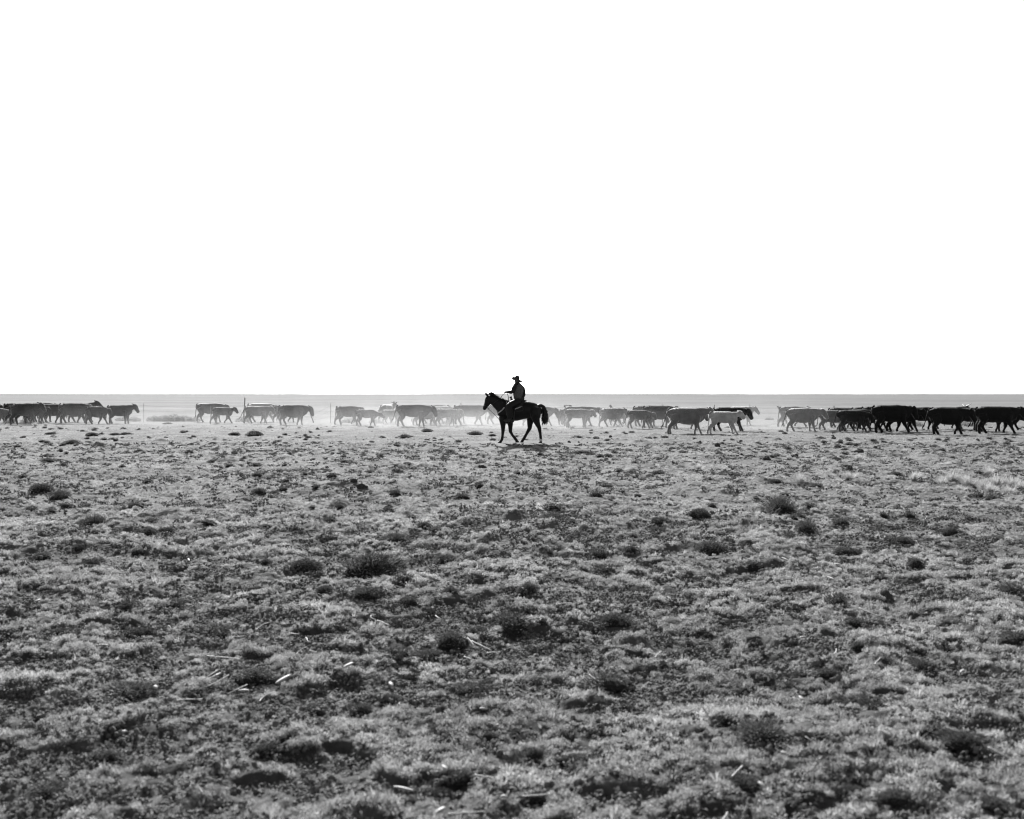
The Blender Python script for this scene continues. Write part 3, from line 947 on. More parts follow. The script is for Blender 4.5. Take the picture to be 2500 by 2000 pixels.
def horse_done(me):
    ex = MB()
    for s in (-1, 1):
        b, e = P(396, 604, s * .05), P(350 + (s > 0) * 26, 545 + (s > 0) * 2, s * .06)
        ex.tube([b, b * .55 + e * .45, b * .2 + e * .8, e], [.032, .040, .026, .004], 8, flat=.7)
    me = append(me, ex)
    me.name = 'horse'
    me.materials.append(M['horse'])
    o = link(bpy.data.objects.new('horse', me))
    o.location = HLOC
    tag(o, 'black horse walking in profile under the rider', 'horse')
    r = random.Random(3)
    mane = MB()
    crest = catmull([P(425, 566), P(445, 556), P(470, 556), P(520, 590), P(580, 630), P(650, 662), P(720, 684)], 14)
    for k, p in enumerate(crest):
        f = k / len(crest)
        for _ in range(5):
            s = r.choice((-1, -1, 1))
            L = r.uniform(.06, .15) * (1 - .5 * f)
            rise = r.uniform(.0, .045) * (1 - .7 * f)
            q = p + V(r.uniform(-.02, .02), s * .015, -.03)
            e1 = q + V(r.uniform(-.01, .06), s * .04, .03 + rise)
            e2 = e1 + V(r.uniform(.0, .10), s * r.uniform(.02, .08), r.uniform(-.09, .05) - .3 * L)
            mane.tube([q, (q + e1) / 2, e1, e2], [.012, .012, .009, .001], 5)
    for _ in range(16):                                # windblown forelock
        q = P(440 + r.uniform(-16, 20), 568, r.uniform(-.03, .03))
        e1 = q + V(r.uniform(-.01, .05), r.uniform(-.03, .03), r.uniform(.03, .07))
        e2 = e1 + V(r.uniform(-.05, .09), r.uniform(-.04, .04), r.uniform(-.02, .04))
        mane.tube([q, e1, e2], [.011, .008, .001], 5)
    mane.build('mane', M['hair'], o)
    tail = MB()
    dock = catmull([P(1340, 800), P(1400, 785), P(1445, 800), P(1480, 830), P(1505, 900)], 4)
    tail.tube(dock, list(np.linspace(.06, .055, len(dock))), 8)
    for _ in range(120):
        t = r.uniform(.45, 1)
        p = dock[min(len(dock) - 1, int(t * (len(dock) - 1)))] + V(r.uniform(-.02, .02), r.uniform(-.05, .05), r.uniform(-.02, .02))
        ex_, ez = r.gauss(1478, 26), r.gauss(1090, 55)
        e = P(ex_, min(ez, 1168), r.gauss(0, .06))
        m1 = p * .6 + e * .4 + V(.06 + r.uniform(-.05, .03), 0, .02)
        m2 = p * .25 + e * .75 + V(.045 + r.uniform(-.05, .02), 0, 0)
        tail.tube(catmull([p, m1, m2, e], 2), [.014, .016, .017, .016, .014, .009, .001], 5)
    tail.build('tail', M['hair'], o)
    sk = MB()
    sk.tube([P(1410, 1415, -.14), P(1412, 1440, -.14), P(1410, 1468, -.14)], [.053, .056, .051], 12)
    sk.build('white_sock', M['sock'], o)
    for (a, b, y_, t) in ((628, 1490, -.13, 0), (962, 1482, .13, .5), (1402, 1494, -.14, 0), (1048, 1484, .14, .3)):
        hb = MB()
        c = P(a, b, y_)
        c[2] = max(c[2], 0.024)
        hb.loft([(c + V(.016, 0, .034), V(.052, 0, 0), V(0, .05, 0)), (c + V(0, 0, .0), V(.066, 0, 0), V(0, .060, 0)), (c + V(-.004, 0, -.019), V(.069, 0, 0), V(0, .062, 0))], 12)
        hb.build('hoof', M['hoof'], o)
    for s in (-1, 1):
        eb = MB()
        c = P(372, 672, s * .083)
        eb.loft([(c + V(0, -.012, 0), V(.006, 0, 0), V(0, 0, .006)), (c, V(.017, 0, 0), V(0, 0, .014)), (c + V(0, .012, 0), V(.006, 0, 0), V(0, 0, .006))], 8)
        eb.build('eye', M['boot'], o)


skin_later(hm, 0.016, 6, horse_done)

# saddle
sd = link(bpy.data.objects.new('saddle', None))
sd.location = HLOC
tag(sd, 'western saddle with pale trimmed skirt strapped on the black horse', 'saddle')


def drape(outline, off, thick, name, m, parent, ymirror):
    """a leather panel that follows the barrel of the horse, with thickness"""
    mb = MB()
    n = len(outline)
    fr, bk_ = [], []
    for a, b in outline:
        z = (1500 - b) / 518.0
        t = min(1.0, max(0.0, (1.545 - z) / 0.36))
        y_ = (0.05 + 0.245 * math.sin(t * math.pi / 2)) + off
        p = P(a, b)
        fr.append((p[0], ymirror * (y_ + thick), p[2] + (0.01 if t < .4 else 0)))
        bk_.append((p[0], ymirror * (y_ - thick), p[2] - .004))
    mb.v = fr + bk_
    cen = np.mean(np.array(fr), 0); mb.v.append(tuple(cen)); ci = 2 * n
    cb = np.mean(np.array(bk_), 0); mb.v.append(tuple(cb))
    for k in range(n):
        k2 = (k + 1) % n
        mb.f.append((k, k2, ci)); mb.f.append((n + k2, n + k, ci + 1)); mb.f.append((k, n + k, n + k2, k2))
    return mb.build(name, m, parent, smooth=False)


def dense(outline, k=4):
    out = []
    for i in range(len(outline)):
        a, b = outline[i], outline[(i + 1) % len(outline)]
        for j in range(k):
            out.append((a[0] + (b[0] - a[0]) * j / k, a[1] + (b[1] - a[1]) * j / k))
    return out


for s in (-1, 1):
    drape(dense([(835, 690), (1148, 690), (1100, 760), (1072, 800), (890, 872), (800, 840)]), .004, .006, 'blanket', M['trim'], sd, s)
    drape(dense([(845, 692), (1128, 688), (1085, 752), (1058, 788), (895, 852), (810, 830)]), .024, .010, 'skirt', M['leather'], sd, s)
    drape(dense([(880, 720), (960, 720), (910, 870), (880, 1010), (810, 1010), (820, 860)]), .062, .010, 'fender', M['leather'], sd, s)
    mb = MB()
    y_ = s * .395
    mb.tube(catmull([P(812, 985, y_), P(765, 1040, y_), P(760, 1072, y_), P(812, 1080, y_), P(862, 1072, y_), P(856, 1040, y_), P(816, 985, y_)], 4), .014, 6, flat=2.2)
    mb.build('stirrup', M['leather'], sd)
    mb = MB()
    mb.tube(catmull([P(905, 860, s * .30), P(900, 960, s * .305), P(895, 1050, s * .22), P(890, 1096, s * .02)], 4), .02, 6, ref=(1, 0, 0), flat=1.6)
    mb.build('cinch', M['leather'], sd)
    mb = MB()
    mb.tube(catmull([P(720, 820, s * .245), P(680, 868, s * .215), P(632, 905, s * .165), P(598, 932, s * .10), P(582, 948, s * .0)], 4), .022, 6, flat=.45)
    mb.build('breast_collar', M['strap'], sd)
    mb = MB()
    mb.tube(catmull([P(1062, 796, s * .31), P(1070, 850, s * .312), P(1060, 885, s * .31), P(960, 892, s * .318), P(915, 880, s * .318)], 3), .013, 6)
    mb.build('saddle_string', M['leather'], sd)
mb = MB()
mb.sag([R3(835, 680, 0, .05, .15), R3(870, 668, 0, .055, .17), R3(930, 690, 0, .05, .18), R3(1000, 695, 0, .05, .19), R3(1060, 680, 0, .06, .20), R3(1095, 668, 0, .055, .17)], 16)
mb.build('seat', M['leather'], sd)
mb = MB()
mb.sag([R3(1060, 690, 0, .05, .19), R3(1085, 655, 0, .035, .17), R3(1098, 640, 0, .018, .12)], 14)
mb.build('cantle', M['leather'], sd)
mb = MB()
mb.tube([P(862, 690), P(850, 660), P(840, 640)], [.05, .032, .028], 10)
mb.loft([(P(848, 648), V(.03, 0, .01), V(0, .03, 0)), (P(840, 632), V(.046, 0, .012), V(0, .045, 0)), (P(832, 615), V(.04, 0, .012), V(0, .04, 0)), (P(829, 610), V(.015, 0, .0), V(0, .015, 0))], 10)
mb.build('saddle_horn', M['leather'], sd)
mb = MB()
ring = []
for k in range(64):
    t = k / 64 * 4 * 2 * math.pi
    q = P(790, 725, -.285)
    ring.append(q + V(.055 * math.cos(t), -.03 - .004 * (k / 16), .085 * math.sin(t)))
mb.tube(ring, .009, 5)
mb.build('rope_coil', M['strap'], sd)

# bridle
br = link(bpy.data.objects.new('bridle', None))
br.location = HLOC
tag(br, 'bridle and reins on the head of the black horse', 'bridle')
for s in (-1, 1):
    mb = MB()
    mb.tube(catmull([P(412, 588, s * .05), P(424, 660, s * .098), P(415, 740, s * .095), P(394, 806, s * .078)], 4), .011, 6, ref=(1, 0, 0), flat=.5)
    mb.tube(catmull([P(318, 780, s * .0), P(342, 786, s * .075), P(400, 806, s * .085), P(432, 812, s * .0)], 4), .010, 6, ref=(0, 0, 1), flat=.5)
    mb.build('headstall', M['leather'], br)
    mb = MB()
    mb.tube([P(394, 800, s * .075), P(400, 832, s * .075), P(436, 880, s * .07)], [.010, .012, .012], 6)
    mb.build('bit_shank', M['metal'], br)
    mb = MB()
    hand = P(752, 535, -.13)
    mb.tube(catmull([P(436, 800, s * .08), P(480, 770, s * .11), P(560, 710, s * .135), P(640, 648, s * .11), P(690, 580, s * .02 - .06), hand], 5), .012, 5)
    mb.build('rein', M['leather'], br)
mb = MB()
mb.tube(catmull([P(765, 545, -.13), P(790, 610, -.17), P(800, 690, -.25), P(790, 740, -.28)], 5), .012, 5)
mb.build('rein_end', M['leather'], br)
mb = MB()
mb.tube(catmull([P(430, 872, 0), P(500, 930, 0), P(580, 1010, 0), P(632, 1075, 0)], 4), .010, 5)
mb.build('tie_down', M['leather'], br)

# rider
TW = math.radians(52)
F = V(-math.cos(TW), math.sin(TW), 0)
Lf = V(-F[1], F[0], 0)
rm_ = MB()
tor = [(1000, 745, .15, .14, 0), (995, 700, .20, .165, .2), (988, 650, .20, .155, .5), (984, 590, .195, .15, .8), (982, 520, .21, .155, 1), (978, 450, .225, .155, 1), (972, 395, .195, .125, 1),
       (968, 362, .11, .09, 1), (962, 342, .070, .072, 1), (958, 322, .066, .070, 1)]
st = []
for a, b, w, dp, k in tor:
    t = TW * k
    f = V(-math.cos(t), math.sin(t), 0)
    l = V(-f[1], f[0], 0)
    st.append((P(a, b, .02), l * w, f * dp))
rm_.loft(st, 16)
hc = P(957, 296, .02)
hd = nrm(V(-.62, .78, 0))
hsd = V(-hd[1], hd[0], 0)
rm_.loft([(hc + V(0, 0, -.115) + hd * .03, hsd * .035, hd * .045), (hc + V(0, 0, -.085) + hd * .02, hsd * .060, hd * .085), (hc + V(0, 0, -.03), hsd * .076, hd * .100), (hc + V(0, 0, .03), hsd * .080, hd * .102),
          (hc + V(0, 0, .08), hsd * .070, hd * .09), (hc + V(0, 0, .115), hsd * .03, hd * .04)], 14)
rm_.tube([hc + hd * .085 + V(0, 0, .02), hc + hd * .128 + V(0, 0, -.025), hc + hd * .09 + V(0, 0, -.042)], [.014, .020, .014], 8)
rm_.tube([hc + hd * .08 + V(0, 0, -.068) - hsd * .02, hc + hd * .098 + V(0, 0, -.066), hc + hd * .08 + V(0, 0, -.068) + hsd * .02], [.01, .014, .01], 6)
for s in (-1, 1):
    rm_.tube([hc + hsd * s * .074 + V(0, 0, .03), hc + hsd * s * .092 - hd * .012 + V(0, 0, .005), hc + hsd * s * .075 + V(0, 0, -.03)], [.012, .02, .012], 8)
hL, hR = P(742, 534, -.13), P(1066, 664, -.10)
rm_.tube(catmull([P(932, 420, -.07), P(895, 470, -.15), P(884, 525, -.19), P(820, 532, -.165), P(765, 530, -.14)], 2), [.070, .088, .086, .080, .074, .068, .062, .055, .046], 10)
rm_.tube(catmull([P(1030, 425, .09), P(1075, 475, .12), P(1092, 560, .05), P(1082, 610, -.03), P(1068, 648, -.09)], 2), [.070, .085, .082, .074, .066, .060, .052, .044, .036], 10)
for s in (-1, 1):
    rm_.tube(catmull([P(985, 715, s * .09), P(900, 745, s * .24), P(800, 805, s * .385), P(806, 890, s * .43), P(812, 980, s * .44), P(815, 1035, s * .44)], 2),
             [.15, .145, .135, .13, .12, .122, .118, .11, .10, .085, .065], 12)
PSEC = {}


def hand_mesh(mb, wrist, fwd, down, side):
    """palm, four unequal curled fingers and a thumb off the side"""
    mb.tube([wrist - fwd * .01, wrist + fwd * .035, wrist + fwd * .075], [.036, .044, .038], 8, ref=tuple(down), flat=1.0)
    for k, (o_, L) in enumerate(((-.028, .060), (-.010, .070), (.010, .066), (.027, .052))):
        b = wrist + fwd * .070 + side * o_
        mb.tube([b, b + fwd * L * .45 + down * L * .15, b + fwd * L * .55 + down * L * .6, b + fwd * L * .18 + down * L * .75], [.0105, .0100, .009, .007], 6)
    b = wrist + fwd * .025 - side * .03
    mb.tube([b, b - side * .022 + fwd * .022 + down * .01, b - side * .018 + fwd * .045 + down * .028], [.012, .011, .008], 6)


def rider_done(me):
    ex = MB()
    hand_mesh(ex, P(763, 530, -.14), V(-.96, .2, -.05), V(.05, 0, -1), V(-.2, -.97, 0))
    hand_mesh(ex, P(1069, 646, -.088), V(-.15, -.3, -.94), V(-.9, .35, .05), V(.3, -.9, .2))
    n_body = len(me.polygons)
    me = append(me, ex)
    me.name = 'person'
    for k in ('shirt', 'skin', 'jeans'):
        me.materials.append(M[k])
    co = np.array([v.co[:] for v in me.vertices])
    ctr = np.array([co[list(p.vertices)].mean(0) for p in me.polygons])
    mi = np.zeros(len(ctr), np.int32)
    mi[ctr[:, 2] < P(0, 672)[2]] = 2
    mi[ctr[:, 2] > P(0, 340)[2]] = 1
    lh = np.linalg.norm(ctr - P(735, 532, -.13), axis=1) < .085
    rh = np.linalg.norm(ctr - P(1066, 672, -.10), axis=1) < .10
    mi[lh] = 1
    mi[n_body:] = 1
    me.polygons.foreach_set('material_index', mi)
    o = link(bpy.data.objects.new('person', me))
    o.location = HLOC
    tag(o, 'rider in brimmed hat, vest and chaps sitting on the black horse, reins in hand', 'person')
    # hat
    hat = MB()
    tilt = math.radians(9)
    up = nrm(V(math.sin(tilt), 0, math.cos(tilt)))
    ax = nrm(V(math.cos(tilt), 0, -math.sin(tilt)))
    c0 = P(960, 284, .02)
    fx = nrm(hd - up * np.dot(hd, up))
    sx = np.cross(up, fx)
    hat.loft([(c0 - up * .012, sx * .088, fx * .104), (c0 + up * .03, sx * .086, fx * .102), (c0 + up * .085, sx * .080, fx * .094), (c0 + up * .118, sx * .070, fx * .084), (c0 + up * .128, sx * .045, fx * .06)], 18)
    ho = hat.build('hat', M['hat'], o)
    bm_ = MB()
    n, rings = 36, (0.8, 1.0, 1.3, 1.6, 1.85, 2.0)
    for side_ in (0, 1):
        for q in rings:
            for k in range(n):
                t = 2 * math.pi * k / n
                ls, ff = math.sin(t), math.cos(t)
                e = max(0, (q - 1) / 1.0)
                lift = (.075 if np.dot(sx * ls, V(-1, 0, 0)) > 0 else -.085) * (e ** 1.6 if np.dot(sx * ls, V(-1, 0, 0)) > 0 else e) * abs(ls) ** 2.4 - .03 * e ** 1.5 * abs(ff) ** 2
                p = c0 + sx * (ls * (.088 * q if q <= 1 else .088 + (q - 1) * (.108 - .03 * abs(ls) ** 3))) + fx * (ff * (.104 * q if q <= 1 else .104 + (q - 1) * .115)) + up * (lift - .006 - side_ * .016)
                bm_.v.append(tuple(p))
    m_ = len(rings)
    for side_ in (0, 1):
        for i in range(m_ - 1):
            for k in range(n):
                a = side_ * m_ * n + i * n + k
                b = side_ * m_ * n + i * n + (k + 1) % n
                f = (a, b, b + n, a + n)
                bm_.f.append(f if side_ == 0 else f[::-1])
    for k in range(n):
        a, b = (m_ - 1) * n + k, (m_ - 1) * n + (k + 1) % n
        bm_.f.append((a, b, b + m_ * n, a + m_ * n))
    bm_.build('brim', M['hat'], ho)
    bd = MB()
    bd.loft([(c0 + up * .0, sx * .0905, fx * .1065), (c0 + up * .024, sx * .0890, fx * .105)], 18)
    bd.build('hat_band', M['leather'], ho)
    # vest over the shirt
    vs = MB()
    st2 = []
    for a, b, w, dp, k in ((988, 668, .213, .172, .45), (985, 600, .209, .165, .8), (982, 520, .222, .168, 1), (978, 455, .226, .168, 1), (973, 405, .185, .138, 1), (969, 372, .125, .10, 1), (967, 358, .09, .085, 1)):
        t = TW * k
        f = V(-math.cos(t), math.sin(t), 0)
        l = V(-f[1], f[0], 0)
        st2.append((P(a, b, .02), l * w, f * dp))
    vs.loft(st2, 20)
    vs.build('vest', M['vest'], o)
    for s in (-1, 1):
        bt = MB()
        y_ = s * .44
        bt.tube([P(815, 985, y_), P(818, 1030, y_), P(812, 1062, y_), P(770, 1068, y_), P(728, 1068, y_), P(705, 1066, y_)], [.058, .05, .052, .046, .040, .022], 10)
        bt.tube([P(845, 1050, y_), P(838, 1085, y_)], [.032, .026], 8)
        bt.build('boot', M['boot'], o)


skin_later(rm_, 0.014, 4, rider_done)
fuse_all()

# ------------------------------------------------------------------ fence behind the herd
fence = link(bpy.data.objects.new('wire_fence', None))
tag(fence, 'old wire fence with thin and tilted posts behind the herd', 'fence')


def fence_xy(px):
    k = (px - CX) / FPX
    y_ = 66.5 / (1 + 0.175 * k)
    return k * y_, y_


posts = [(351, 351, 984.5, .016), (514, 514, 990, .016), (594, 598, 971, .042), (676, 676, 988, .016), (767, 757, 1010, .04), (807, 807, 985, .016), (955, 962, 980, .05),
         (1134, 1125, 984, .035), (1519, 1489, 989, .085), (1617, 1618, 987, .026), (1744, 1744, 989, .03), (1831, 1830.5, 988, .026), (1927, 1898, 991, .055), (2036, 2036, 991, .04),
         (2306, 2306, 993, .026), (2400, 2374, 998, .045), (120, 120, 986, .016), (-60, -60, 986, .016), (-210, -212, 985, .016), (2620, 2622, 993, .03), (2760, 2760, 993, .016)]
tops = []
for b, t, ty, r_ in posts:
    x, y_ = fence_xy(b)
    zt = CAM_H - (ty - HOR) / FPX * y_
    xt = x + (t - b) / FPX * y_
    z0 = gh(x, y_)
    mb = MB()
    mb.tube([(x, y_, z0 - .15), (x * .6 + xt * .4, y_, z0 * .6 + zt * .4), (xt, y_, zt)], [r_, r_ * .95, r_ * .85], 8)
    mb.build('post', M['post'], fence)
    tops.append((x, y_, z0, xt, zt))
tops.sort()
for f_ in (.35, .62, .88):
    mb = MB()
    pts = []
    for k, (x, y_, z0, xt, zt) in enumerate(tops):
        zz = min(zt, 1.2) * f_ + z0
        pts.append(V(x + (xt - x) * f_, y_ - .05, zz))
        if k + 1 < len(tops):
            x2, y2, z2, xt2, zt2 = tops[k + 1]
            q = V(x2 + (xt2 - x2) * f_, y2 - .05, min(zt2, 1.2) * f_ + z2)
            pts.append((pts[-1] + q) / 2 - V(0, 0, .05))
    mb.tube(pts, .003, 4)
    mb.build('wire', M['wire'], fence)

# ------------------------------------------------------------------ tussocks, weeds, clods, stalks
ORD = ['first', 'second', 'third', 'fourth', 'fifth', 'sixth', 'seventh', 'eighth', 'ninth', 'tenth', 'eleventh', 'twelfth', 'thirteenth', 'fourteenth', 'fifteenth', 'sixteenth',
       'seventeenth', 'eighteenth', 'nineteenth', 'twentieth']
ORD += ['twenty ' + w for w in ORD[:9]] + ['thirtieth'] + ['thirty ' + w for w in ORD[:9]] + ['fortieth'] + ['forty ' + w for w in ORD[:9]] + ['fiftieth'] + ['fifty ' + w for w in ORD[:9]]


def blade_dome(seed, n, w, h, ll, lw, droop=.3, wisps=0):
    """a mound of leaves round an added dark core that blocks light; width and height 1 unit"""
    r = random.Random(seed)
    core, mb = MB(), MB()
    lob = [(r.uniform(0, 6.283), r.uniform(.05, .2), r.randint(2, 5)) for _ in range(3)]

    def edge(a):
        return 1 + sum(q * math.sin(k * a + p) for p, q, k in lob)
    st_n, rn = 5, 16
    for i in range(st_n):
        z = h * .70 * math.sin(i / (st_n - 1) * math.pi / 2) - .06
        q = w * .43 * math.cos(i / (st_n - 1) * math.pi / 2 * .97)
        for k in range(rn):
            a = 2 * math.pi * k / rn
            core.v.append((q * edge(a) * math.cos(a), q * edge(a) * math.sin(a), z + r.uniform(-.02, .02)))
    for i in range(st_n - 1):
        for k in range(rn):
            k2 = (k + 1) % rn
            core.f.append((i * rn + k, i * rn + k2, (i + 1) * rn + k2, (i + 1) * rn + k))
    core.f.append(tuple((st_n - 1) * rn + k for k in range(rn)))
    for _ in range(n):
        a = r.uniform(0, 6.283)
        u = math.sqrt(r.random())
        z = h * .78 * math.sqrt(max(0, 1 - u * u)) * r.uniform(.8, 1.02)
        q = w * .48 * u * edge(a)
        p = V(q * math.cos(a), q * math.sin(a), z - .02)
        el = r.uniform(.5, 1.4) * (1 - .45 * u)
        b = a + r.uniform(-.9, .9)
        d = V(math.cos(b) * math.cos(el), math.sin(b) * math.cos(el), math.sin(el))
        s = nrm(np.cross(d, V(r.uniform(-1, 1), r.uniform(-1, 1), .6)))
        L = ll * r.uniform(.5, 1.3)
        mb.strip([p, p + d * L * .55, p + d * L - V(0, 0, droop * L * r.random())], s, [lw * .7, lw, lw * .1])
    for _ in range(wisps):
        a = r.uniform(0, 6.283)
        u = r.random()
        p = V(w * .35 * u * math.cos(a), w * .35 * u * math.sin(a), h * .3)
        e = p + V(math.cos(a) * .35 * u * r.random(), math.sin(a) * .35 * u * r.random(), h * r.uniform(.6, 1.1))
        m_ = (p + e) / 2 + V(0, 0, .05)
        mb.strip([p, m_, e], nrm(V(-math.sin(a) + .01, math.cos(a), 0)), [lw * .5, lw * .4, lw * .05])
    return core, mb


KINDS = []
for k in range(6):
    core, mb = blade_dome(900 + k, 900, 1.0, .42, .10, .011, wisps=0)
    KINDS.append((core.mesh('shade_core'), mb.mesh('grass_tussock', False)))
for k in range(3):
    core, mb = blade_dome(950 + k, 520, 1.0, .36, .17, .008, wisps=110)
    KINDS.append((core.mesh('shade_core'), mb.mesh('grass_tussock', False)))
for a, b in KINDS:
    a.materials.append(M['mound'])
    b.materials.append(M['tussock'])
PALE = []
for k in range(3):
    r = random.Random(700 + k)
    mb = MB()
    for _ in range(230):
        a = r.uniform(0, 6.283)
        q = .22 * math.sqrt(r.random())
        p = V(q * math.cos(a), q * math.sin(a), -.02)
        lean = r.uniform(.05, .9)
        L = r.uniform(.5, 1.05)
        d = V(math.cos(a) * math.sin(lean) + .12, math.sin(a) * math.sin(lean), math.cos(lean))
        e = p + d * L
        mb.strip([p, p + d * L * .5 + V(0, 0, .03), e - V(0, 0, .1 * L * r.random())], nrm(V(-math.sin(a) + .01, math.cos(a), r.uniform(-.3, .3))), [.012, .010, .002])
    me = mb.mesh('dry_grass_tuft', False)
    me.materials.append(M['pale'])
    PALE.append(me)


def place(me, name, px, py, wpx, hscale, rz, sink=0.0):
    x, y_ = settle(px, py)
    w = wpx / FPX * y_
    o = link(bpy.data.objects.new(name, me))
    y_ += w * .35
    o.location = (x, y_, gh(x, y_) - sink * w)
    o.rotation_euler = (0, 0, rz)
    o.scale = (w, w * .8, w * hscale)
    return o


def band(py):
    return 0 if py < 1075 else 1 if py < 1160 else 2 if py < 1320 else 3 if py < 1480 else 4 if py < 1700 else 5


BAND = ['close in front of the herd', 'level with and just before the horse', 'in the middle ground', 'in the nearer middle ground', 'in the foreground', 'along the bottom foreground']
rows_ = {}
for t in TUS:
    rows_.setdefault(band(t[1]), []).append(t)
rt = random.Random(21)
for bnd, lst in rows_.items():
    lst.sort()
    for k, (px, py, w, kd) in enumerate(lst):
        core, me = KINDS[rt.randrange(6)] if kd == 0 else KINDS[6 + rt.randrange(3)]
        hs = rt.uniform(.75, 1.05) * (1.05 if kd else 1.0) * (.8 if w > 100 else 1) * (1.1 if py > 1200 else .7) * (.5 if py == 1110 else .72 if py > 1480 else 1)
        o = place(me, 'grass_tussock', px, py, w * (1.18 if py > 1200 else 1.0), hs, rt.uniform(0, 6.28), .0)
        tag(o, '%s grass tussock %s, %s from the left' % ('wispy' if kd else 'dark rounded', BAND[bnd], ORD[k]), 'tussock', 'grass tussocks on the pasture')
        c = link(bpy.data.objects.new('shade_core', core), o)
PT = [(1958, 1180, 30), (2078, 1170, 28), (2097, 1126, 26), (2235, 1183, 30), (2416, 1156, 26), (2330, 1178, 34), (2370, 1186, 34), (2405, 1192, 34), (2440, 1193, 38), (2475, 1192, 38), (2495, 1198, 34), (2350, 1200, 30),
      (2425, 1203, 34), (2465, 1207, 34), (2300, 1182, 28), (1708, 1148, 22), (490, 1077, 22), (130, 1058, 24), (110, 1040, 26), (1480, 1115, 18), (85, 1041, 22), (730, 1046, 24), (690, 1048, 22), (1700, 1172, 18), (2050, 1183, 22)]
PT.sort()
for k, (px, py, w) in enumerate(PT):
    o = place(PALE[k % 3], 'dry_grass_tuft', px, py, w * (1.25 if py > 1100 else .6), rt.uniform(.55, .85), rt.uniform(0, 6.28))
    tag(o, 'pale sunlit tuft of dry grass, %s from the left of the pale tufts' % ORD[k], 'grass tuft', 'pale dry grass tufts')

# clods
CL = []
for k in range(5):
    r = random.Random(60 + k)
    mb = MB()
    n, m_ = 12, 7
    for i in range(m_ + 1):
        ph = math.pi * i / m_
        for j in range(n):
            th = 2 * math.pi * j / n
            q = 1 + .28 * r.uniform(-1, 1)
            mb.v.append((.5 * q * math.sin(ph) * math.cos(th), .42 * q * math.sin(ph) * math.sin(th), .16 + .32 * q * math.cos(ph)))
    for i in range(m_):
        for j in range(n):
            mb.f.append((i * n + j, i * n + (j + 1) % n, (i + 1) * n + (j + 1) % n, (i + 1) * n + j))
    me = mb.mesh('dirt_clod', False)
    me.materials.append(M['clod'])
    CL.append(me)
CLODS = [(948, 1245, 27), (993, 1250, 16), (1175, 1146, 22), (882, 1187, 26), (863, 1198, 19), (1203, 1190, 15), (1167, 1114, 15), (1232, 1137, 9), (1874, 1123, 27), (2142, 1190, 29), (2476, 1173, 30), (2220, 1167, 20),
         (2077, 1152, 26), (1945, 1116, 14), (1811, 1112, 9), (1752, 1092, 17), (2101, 1110, 22), (2037, 1073, 18), (2138, 1094, 14), (1710, 1080, 10), (1480, 1122, 17), (775, 1049, 10), (1930, 1071, 6), (1403, 1069, 5),
         (1424, 1068, 6), (1433, 1069, 5), (1491, 1067, 8), (1494, 1074, 10), (1390, 1081, 10), (1413, 1081, 8), (1434, 1082, 6), (1868, 1166, 9), (1810, 1080, 10), (1770, 1077, 10), (2230, 1098, 9), (2389, 1076, 14), (2456, 1072, 12)]
CLODS.sort()
for k, (px, py, w) in enumerate(CLODS):
    o = place(CL[k % 5], 'dirt_clod', px, py, w, rt.uniform(.8, 1.1), rt.uniform(0, 6.28), .06)
    tag(o, 'dark lumpy dirt clod on the pasture, %s clod from the left' % ORD[k], 'clod', 'dark clods scattered on the pasture')

# dusty weeds along the fence
WD = []
for k in range(3):
    r = random.Random(80 + k)
    mb = MB()
    for _ in range(700):
        a, u = r.uniform(0, 6.283), r.random() ** .5
        z = r.random() * .5 * (1 - .6 * u * u)
        p = V(.5 * u * math.cos(a), .3 * u * math.sin(a), z)
        d = nrm(V(math.cos(a) * u + r.uniform(-.5, .5), math.sin(a) * u + r.uniform(-.5, .5), r.uniform(.2, 1)))
        mb.strip([p - d * .06, p, p + d * .07], nrm(np.cross(d, V(r.random(), r.random(), .3))), [.004, .007, .001])
    for _ in range(40):
        a, u = r.uniform(0, 6.283), r.random() ** .5
        mb.strip([V(.05 * math.cos(a), .05 * math.sin(a), -.03), V(.45 * u * math.cos(a), .28 * u * math.sin(a), .42 * (1 - .5 * u * u))], V(-math.sin(a), math.cos(a), 0), [.006, .003])
    me = mb.mesh('weed_bush', False)
    me.materials.append(M['weed'])
    WD.append(me)
WEEDS = [(295, 1030, 40), (322, 1031, 36), (372, 1031, 40), (395, 1031, 44), (418, 1031, 50), (445, 1031, 46), (470, 1031, 34), (590, 1032, 40), (20, 1034, 34), (60, 1034, 36), (850, 1035, 44), (915, 1036, 34), (1095, 1037, 36),
         (1880, 1027, 22), (2365, 1043, 44), (2395, 1042, 40), (2240, 1043, 40)]
WEEDS.sort()
for k, (px, py, w) in enumerate(WEEDS):
    o = place(WD[k % 3], 'weed_bush', px, py - 1.5, w, rt.uniform(.5, .75), rt.uniform(-.3, .3))
    tag(o, 'dusty low weed along the fence line, %s weed from the left' % ORD[k], 'weed', 'dusty weeds under the fence')

# dry maize stalk pieces
ST = []


def stalk(seed, r0, curve, husk=False):
    r = random.Random(seed)
    mb = MB()
    pts = catmull([(-.5, 0, 0), (-.2, r.uniform(-1, 1) * curve, r.uniform(0, 1) * curve * .6), (.2, r.uniform(-1, 1) * curve, r.uniform(0, 1) * curve * .6), (.5, r.uniform(-1, 1) * curve, 0)], 3)
    rad = [r0 * (1 + (.25 if i % 4 == 0 else 0)) * (1 - .4 * i / len(pts)) for i in range(len(pts))]
    if husk:
        rad = [r0 * (.3 + 1.4 * math.sin(math.pi * (i + .6) / (len(pts) + .6))) for i in range(len(pts))]
    mb.tube(pts, rad, 7, flat=.55 if husk else .8, ref=(0, 0, 1))
    me = mb.mesh('dry_stalk')
    me.materials.append(M['straw'])
    return me


